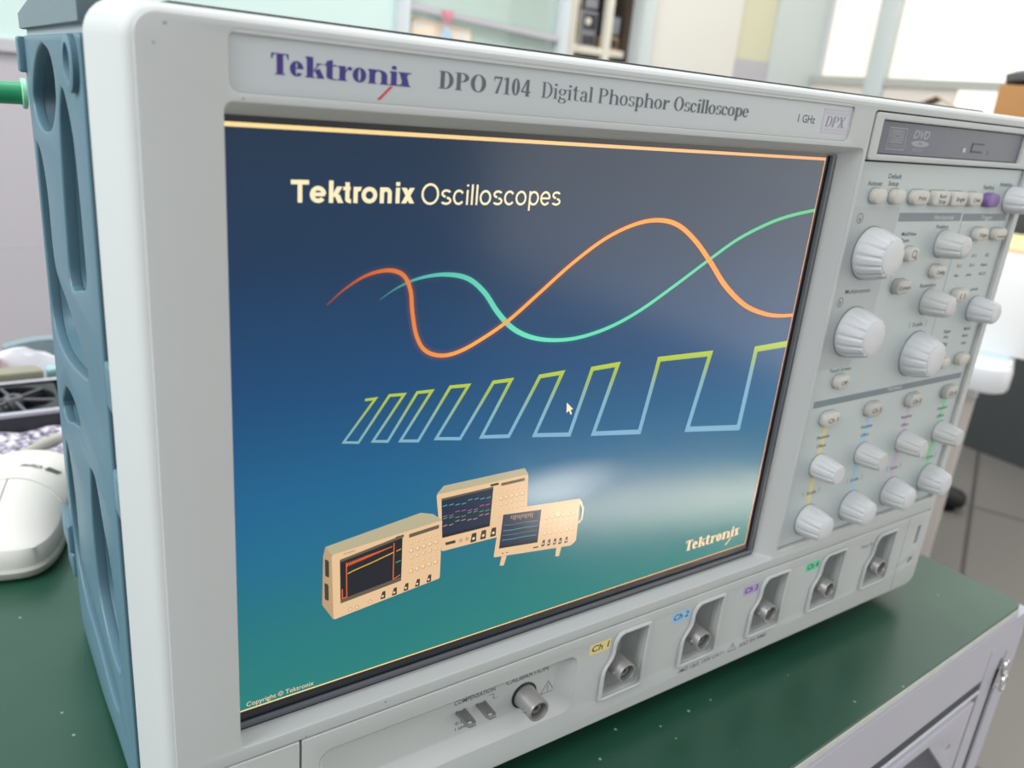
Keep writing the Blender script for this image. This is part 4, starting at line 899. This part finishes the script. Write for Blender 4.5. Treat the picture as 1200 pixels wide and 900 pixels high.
for k in range(7):
    a = 2*PI*k/7; b = MB(); vs = []
    for r in (7.5, 17, 27): 
        for s in (-1, 1): aa = a + s*.32; vs.append((-34+r*math.cos(aa), TY+9+s*2.5, -495+r*math.sin(aa)))
    b.add(vs + [(x, y-1, z) for x, y, z in vs], [(0, 1, 3, 2), (2, 3, 5, 4), (6, 7, 9, 8), (8, 9, 11, 10), (0, 2, 8, 6), (2, 4, 10, 8), (1, 3, 9, 7), (3, 5, 11, 9), (4, 5, 11, 10), (0, 1, 7, 6)]); b.build('blade', 'fan_black', fn)
def lump(name, pts, y0, y1, m, label, cat, r=4, bev=1.5):
    """a solid with a rounded plan outline in (x, z) standing from y0 to y1"""
    pr = rpoly(pts, r, 5); c = (sum(p[0] for p in pr)/len(pr), sum(p[1] for p in pr)/len(pr)); b = MB()
    def ri(d, y): return [(c[0]+(x-c[0])*(1-d), y(x, z) if callable(y) else y, c[1]+(z-c[1])*(1-d)) for x, z in pr]
    yt = (lambda dd: (lambda x, z: y1(x, z)-dd)) if callable(y1) else (lambda dd: y1-dd)
    b.loft([ri(.03, y0), ri(0, (lambda x, z: (y0(x, z) if callable(y0) else y0)+bev*.5)), ri(0, yt(bev)), ri(.02, yt(bev*.3)), ri(.06, yt(0))], True, True, True)
    return tag(b.build(name, m, smooth=40), label, cat)
mat('olive', '#8b8776', .5); mat('teal_pale', '#8fb3b8', .4); mat('shell_grey', '#7d8d94', .35); mat('red_cap', '#c43a4c', .35); mat('clear_bag', '#d4d4da', .25)
lump('plastic_shell', [(-75, -556), (-12, -556), (-7, -538), (-75, -538)], TY+.2, TY+22, 'olive', 'olive grey plastic shell standing right behind the dark tray', 'plastic shell')
lump('card_sleeve', [(-5, -562), (40, -562), (40, -548), (-5, -548)], TY+.2, TY+19, 'teal_pale', 'pale teal card sleeve standing beside the olive plastic shell', 'card')
b = MB()
for k in range(9):
    pass
rs = random.Random(11); NU, NV = 18, 7; rings = []
for j in range(NV+1):
    f = j/NV; rr = math.sin(PI*(.12+.88*f)*.5+0)**.6 if j else .05
    rings.append([(-22 + (1-f*.9)*58*math.cos(2*PI*k/NU)*(1+rs.uniform(-.1, .1)), TY+.3+ 30*f**.8 + (rs.uniform(-1.5, 1.5) if 0 < j < NV else 0), -582 + (1-f*.85)*14*math.sin(2*PI*k/NU)) for k in range(NU)])
b.loft(rings, True, True, True); tag(b.build('plastic_bag', 'clear_bag', smooth=25), 'crumpled pale plastic bag at the back of the bench', 'bag')
b = MB()
arc_ = [(-33+k*6.0, TY+24+7*math.sin(PI*(k+1)/13), -606) for k in range(13)]
b.loft([[(x, y-10-4*math.sin(k*.26), z-7) for k, (x, y, z) in enumerate(arc_)], [(x, y, z-7) for x, y, z in arc_], [(x, y+2, z) for x, y, z in arc_], [(x, y, z+7) for x, y, z in arc_], [(x, y-10-4*math.sin(k*.26), z+7) for k, (x, y, z) in enumerate(arc_)]], False)
b.box(-20, 34, TY, TY+24, -610, -602, 0, 2)
tag(b.build('curved_cover', 'shell_grey', smooth=40), 'blue grey curved cover standing behind the crumpled bag', 'cover')
bt = thing('bottle', (-48, TY, -580), 'small bottle with a red cap at the left end of the clutter', 'bottle')
b = MB(); b.lathe([(9, 0), (10, 1), (10, 5), (7, 8), (6, 9)], (-48, TY, -572), 24, 'y'); b.build('flask', 'clear_bag', bt)
b = MB(); b.lathe([(9.5, 8), (10, 9), (10, 25), (9, 26.5), (3, 26.8)], (-48, TY, -572), 24, 'y'); b.build('cap', 'red_cap', bt)
# green pipe behind
mat('pipe_green', '#2f9a6a', .4); mat('pipe_ring', '#9be0bb', .4)
gp = thing('green_hose', (-60, -6, -235), 'green hose with a pale end ring beside the blue side frame', 'hose')
b = MB(); b.tube(smooth_path([(-372, -259, -300), (-372, -180, -250), (-340, -60, -212), (-270, -16, -212), (-200, -10, -218), (-100, -7.2, -226), (-25.5, -6, -231)], 5), 4.9, 16); b.build('tube', 'pipe_green', gp)
b = MB(); b.lathe([(5.2, 0), (6.6, .3), (6.6, 2), (5.2, 2.4)], (-26.4, -6.1, -231), 24, 'x'); b.build('end_ring', 'pipe_ring', gp)

# ================================================================== BACKGROUND THINGS
# poster, clip and badge behind the rail
mat('poster_peach', '#f3dec8', .6); mat('poster_mark', '#d9e0e6', .6); mat('clip_red', '#cc8494', .5); mat('badge_blue', '#a9c6da', .5)
ps = thing('poster', (1172, -140, ZB-10), 'peach notice board behind the rail of the glazed partition', 'poster')
b = MB(); b.poly([(1077, -120, ZB-9), (1269, -120, ZB-9), (1269, 186, ZB-9), (1077, 200, ZB-9)]); b.poly([(1077, -120, ZB-11), (1269, -120, ZB-11), (1269, 186, ZB-11), (1077, 200, ZB-11)]); b.build('sheet', 'poster_peach', ps, smooth=None)
b = MB(); b.flat(circle(1095, 178, 8, 16), ZB-8.5); b.flat(circle(1240, 168, 12, 16), ZB-8.5); b.build('printed_marks', 'poster_mark', ps, smooth=None)
bd = thing('hanging_badge', (1172, 205, ZB+14), 'pale blue badge hung by a red clip from the grey rail', 'badge')
b = MB(); b.box(1158, 1190, 200, 226, ZB+14, ZB+22, 0, 3); b.box(1168, 1180, 186, 202, ZB+15, ZB+20, 0, 2); b.build('clip', 'clip_red', bd)
b = MB(); b.flat(rpoly([(1140, 60), (1204, 60), (1204, 140), (1174, 190), (1142, 140)], 10), ZB+18); b.loft([[(x, y, ZB+15) for x, y in rpoly([(1140, 60), (1204, 60), (1204, 140), (1174, 190), (1142, 140)], 10)], [(x, y, ZB+19) for x, y in rpoly([(1140, 60), (1204, 60), (1204, 140), (1174, 190), (1142, 140)], 10)]], True, True, True); b.build('card', 'badge_blue', bd)
# shelving rack in the alcove
mat('rack_white', '#d9d4c4', .5); mat('gear_grey', '#8d8f96', .5); mat('gear_dark', '#3b3a3d', .5); mat('carton', '#b59268', .7); mat('gear_cream', '#cbbfa0', .6)
rk = thing('shelving_rack', (1760, -1015, -2200), 'cream steel shelving rack standing in the dark alcove', 'shelf')
for x, z in ((1650, -2050), (1800, -2050), (1650, -2420), (1860, -2420)):
    b = MB(); b.box(x, x+26, -1015, 1000, z-13, z+13, 0, 2); b.build('upright', 'rack_white', rk)
SY = [-900, -560, -220, 190, 520]
for y in SY:
    b = MB(); b.box(1630, 1895, y-22, y, -2430, -2045, 0, 2); b.build('shelf_board', 'rack_white', rk)
def gear(name, x0, x1, y0, y1, z0, z1, m, label, cat, face=None):
    o = thing(name, ((x0+x1)/2, y0, (z0+z1)/2), label, cat); b = MB(); b.box(x0, x1, y0, y1, z0, z1, 0, 3); b.build('case', m, o)
    b = MB(); (face or (lambda b: b.box(x0+8, x1-8, y0+8, y1-8, z1, z1+2, 0, .5)))(b); b.build('front', 'gear_dark' if m != 'gear_dark' else 'gear_grey', o); return o
gear('storage_box', 1684, 1722, 190, 330, -2300, -2080, 'gear_cream', 'cream storage box at the left of the rack shelf', 'box')
gear('instrument_case', 1728, 1796, 190, 236, -2300, -2080, 'gear_grey', 'grey instrument lying lowest in the middle of the rack shelf', 'instrument')
g2 = gear('instrument_case', 1728, 1796, 236.5, 300, -2300, -2080, 'gear_grey', 'grey instrument with a round white dial above the lowest one', 'instrument')
b = MB(); b.lathe([(12, 0), (12, 3), (10, 4)], (1752, 268, -2077), 20); b.build('dial', 'rack_white', g2)
gear('instrument_case', 1728, 1796, 300.5, 345, -2300, -2080, 'gear_dark', 'black instrument on top of the grey ones in the rack', 'instrument')
gear('carton', 1830, 1888, 190, 232, -2300, -2070, 'carton', 'small brown carton on the right of the rack shelf', 'carton')
gear('instrument_case', 1828, 1890, 232.5, 300, -2300, -2070, 'gear_dark', 'black instrument resting on the small brown carton', 'instrument')
gear('storage_box', 1690, 1790, -220, 60, -2300, -2080, 'gear_dark', 'dark storage box on the lower rack shelf', 'box')

# desk by the windows
mat('desk_white', '#dcdde0', .35); mat('desk_leg', '#bdb6ae', .5); mat('paper', '#f1f1ef', .6); mat('paper_blue', '#c9d8e4', .6); mat('paper_yellow', '#ecdca0', .6); mat('paper_pink', '#e8bfb6', .6); mat('kraft', '#a97a47', .7); mat('kraft_pale', '#b9a083', .7)
LD = Vector((.9127, -.4087)); SD = Vector((-.4087, -.9127)); D0 = Vector((1040, -226))
def dk(l, s, y): p = D0 + LD*l + SD*s; return (p.x, y, p.y)
DT = -262
ds = thing('desk', dk(450, 300, -1015), 'white desk with rounded corners under the windows', 'desk')
def dslab(l0, l1, s0, s1, y0, y1, r=0, mb=None, n=8, bev=0):
    mb = mb or MB(); ring_ = lambda i, y: [dk(l, s, y) for l, s in rrect(l0+i, l1-i, s0+i, s1-i, max(r-i, .05) if r else 0, n)]
    if bev: return mb.loft([ring_(bev, y0), ring_(bev*.3, y0+bev*.3), ring_(0, y0+bev), ring_(0, y1-bev), ring_(bev*.3, y1-bev*.3), ring_(bev, y1)], True, True, True)
    return mb.loft([ring_(0, y0), ring_(0, y1)], True, True, True)
dslab(0, 1000, 0, 620, DT-36, DT, 34, bev=8).build('top', 'desk_white', ds)
for l, s in ((45, 33), (900, 33), (45, 540), (900, 540)):
    b = MB(); dslab(l, l+45, s, s+45, -1012, DT-36, 5, b, 3); lo = b.build('leg', 'desk_leg', ds); b = MB(); dslab(l-1, l+46, s-1, s+46, DT-54, DT-36, 5, b, 3); b.build('bracket', 'desk_white', lo)
    b = MB(); dslab(l+5, l+40, s+5, s+40, -1015, -1012, 5, b, 3); b.build('foot', 'under_dark', lo)
def dbox(name, l0, l1, s0, s1, y0, y1, m, label, cat, r=1.5, group=None):
    return tag(dslab(l0, l1, s0, s1, y0, y1, r, None, 3, 1.2 if y1-y0 > 4 else 0).build(name, m), label, cat, group)
dbox('paper_sheets', 34, 250, 4, 330, DT, DT+3, 'paper', 'loose white sheets lying at the near end of the desk', 'paper')
dbox('paper_sheets', 46, 262, 8, 338, DT+3, DT+6, 'paper_blue', 'bluish sheets lying on the loose white ones', 'paper')
dbox('paper_stack', 66, 300, -14, 350, DT+6, DT+140, 'paper', 'tall stack of white paper at the near end of the desk', 'paper stack')
dbox('folder', 70, 290, -12, 340, DT+140, DT+143, 'paper_pink', 'pink folder on the tall paper stack', 'folder')
dbox('folder', 70, 286, -10, 344, DT+143, DT+147, 'paper_yellow', 'yellow folder on top of the pink folder', 'folder')
cx = thing('cardboard_box', dk(390, 60, -18), 'brown cardboard carton standing on the black instrument by the window', 'carton')
dslab(310, 470, 2, 118, -18, 96, 1.5, None, 2, 1).build('walls', 'kraft', cx)
b = MB(); dslab(309.4, 470.6, 54, 66, -17, 96.6, 0, b); b.build('tape', mat('tape', '#b98a56', .4), cx, smooth=0)
bg = MB(); rs = random.Random(2)
rings = []
for j, (f, h) in enumerate(((.9, 0), (1.05, 6), (1, 16), (.75, 24), (.35, 28))):
    rings.append([dk(385 + 70*f*math.cos(2*PI*k/16)*(1+rs.uniform(-.14, .14)), 55 + 62*f*math.sin(2*PI*k/16)*(1+rs.uniform(-.1, .1)), 97 + h + (rs.uniform(-3, 3) if j else 0)) for k in range(16)])
bg.loft(rings, True, True, True); tag(bg.build('pouch', mat('pouch_black', '#2b2b2e', .5), smooth=50), 'black crumpled pouch on top of the brown carton', 'pouch')
bw = MB(); bw.loft([[dk(385 + 48*f*math.cos(2*PI*k/16), 42 + 40*f*math.sin(2*PI*k/16), 122 + h) for k in range(16)] for f, h in ((.8, 0), (1, 5), (1, 20), (.7, 26))], True, True, True); tag(bw.build('white_roll', 'paper', smooth=50), 'white roll lying on the black pouch', 'roll')
op = thing('open_carton', dk(330, 220, DT), 'open pale carton with raised flaps on the desk behind the brown one', 'carton')
b = MB()
def dring(l0, l1, s0, s1, y): return [dk(l, s_, y) for l, s_ in ((l0, s0), (l1, s0), (l1, s1), (l0, s1))]
b.loft([dring(300, 420, 132, 260, DT), dring(300, 420, 132, 260, 40), dring(302, 418, 134, 258, 40), dring(302, 418, 134, 258, DT+3)], True, True, True); b.build('walls', 'kraft_pale', op, smooth=0)
for p in (((300, 258, 40), (420, 258, 40), (420, 200, 71), (300, 200, 71)), ((300, 132, 38), (420, 132, 38), (420, 196, 69), (300, 196, 69))):
    b = MB(); lo_ = [dk(l, s, y) for l, s, y in p]; hi = [dk(l, s, y+2) for l, s, y in p]; b.loft([lo_, hi], True, True, True); b.build('flap', 'kraft_pale', op, smooth=0)
b = MB(); dslab(286, 298, 190, 222, DT, 55, 4, b, 4, 2); tag(b.build('steel_case', mat('steel', '#c9c9d2', .25, metal=.6)), 'narrow silver case in front of the open carton', 'case')
dv_ = thing('desk_instrument', dk(390, 60, DT), 'black instrument with a pale blue display under the brown carton', 'instrument')
dslab(306, 478, -6, 124, DT, -34, 5, None, 4, 4).build('case', mat('black_case', '#2f3033', .5), dv_)
dslab(306, 478, -6, 124, -34, -18, 5, None, 4, 2).build('lid', mat('case_grey', '#a3a6aa', .5), dv_)
b = MB(); dslab(303.5, 306, 4, 112, -72, -38, 0, b); b.build('display', mat('pale_display', '#bcd0e8', .3, emit=.5), dv_, smooth=0)

# swivel chair foot showing beyond the bench
mat('chair_black', '#18181a', .4)
cb = thing('chair_base', (2200, -1015, -900), 'black five-star chair base on the floor behind the oscilloscope', 'chair base')
cx0, cz0 = 2150, -966
for k in range(5):
    a = math.radians(53 + 72*k); e = (cx0+240*math.cos(a), -930, cz0+240*math.sin(a)); b = MB()
    u_ = lambda r, y: (cx0+r*math.cos(a), y, cz0+r*math.sin(a)); b.tube([u_(0, -940), u_(120, -955), u_(215, -975), u_(236, -979), u_(250, -981), u_(257, -982)], [34, 31, 30, 29, 22, 8], 16); lg = b.build('leg', 'chair_black', cb)
    b = MB(); b.lathe([(20, 0), (24, 2), (24, 8), (16, 12)], (e[0]-30*math.cos(a), -1015, e[2]-30*math.sin(a)), 24, 'y'); b.build('glide', 'chair_black', lg)
b = MB(); b.lathe([(36, 0), (38, 10), (38, 60), (28, 66), (28, 190), (24, 194)], (cx0, -930, cz0), 24, 'y'); b.build('column', 'chair_black', cb)
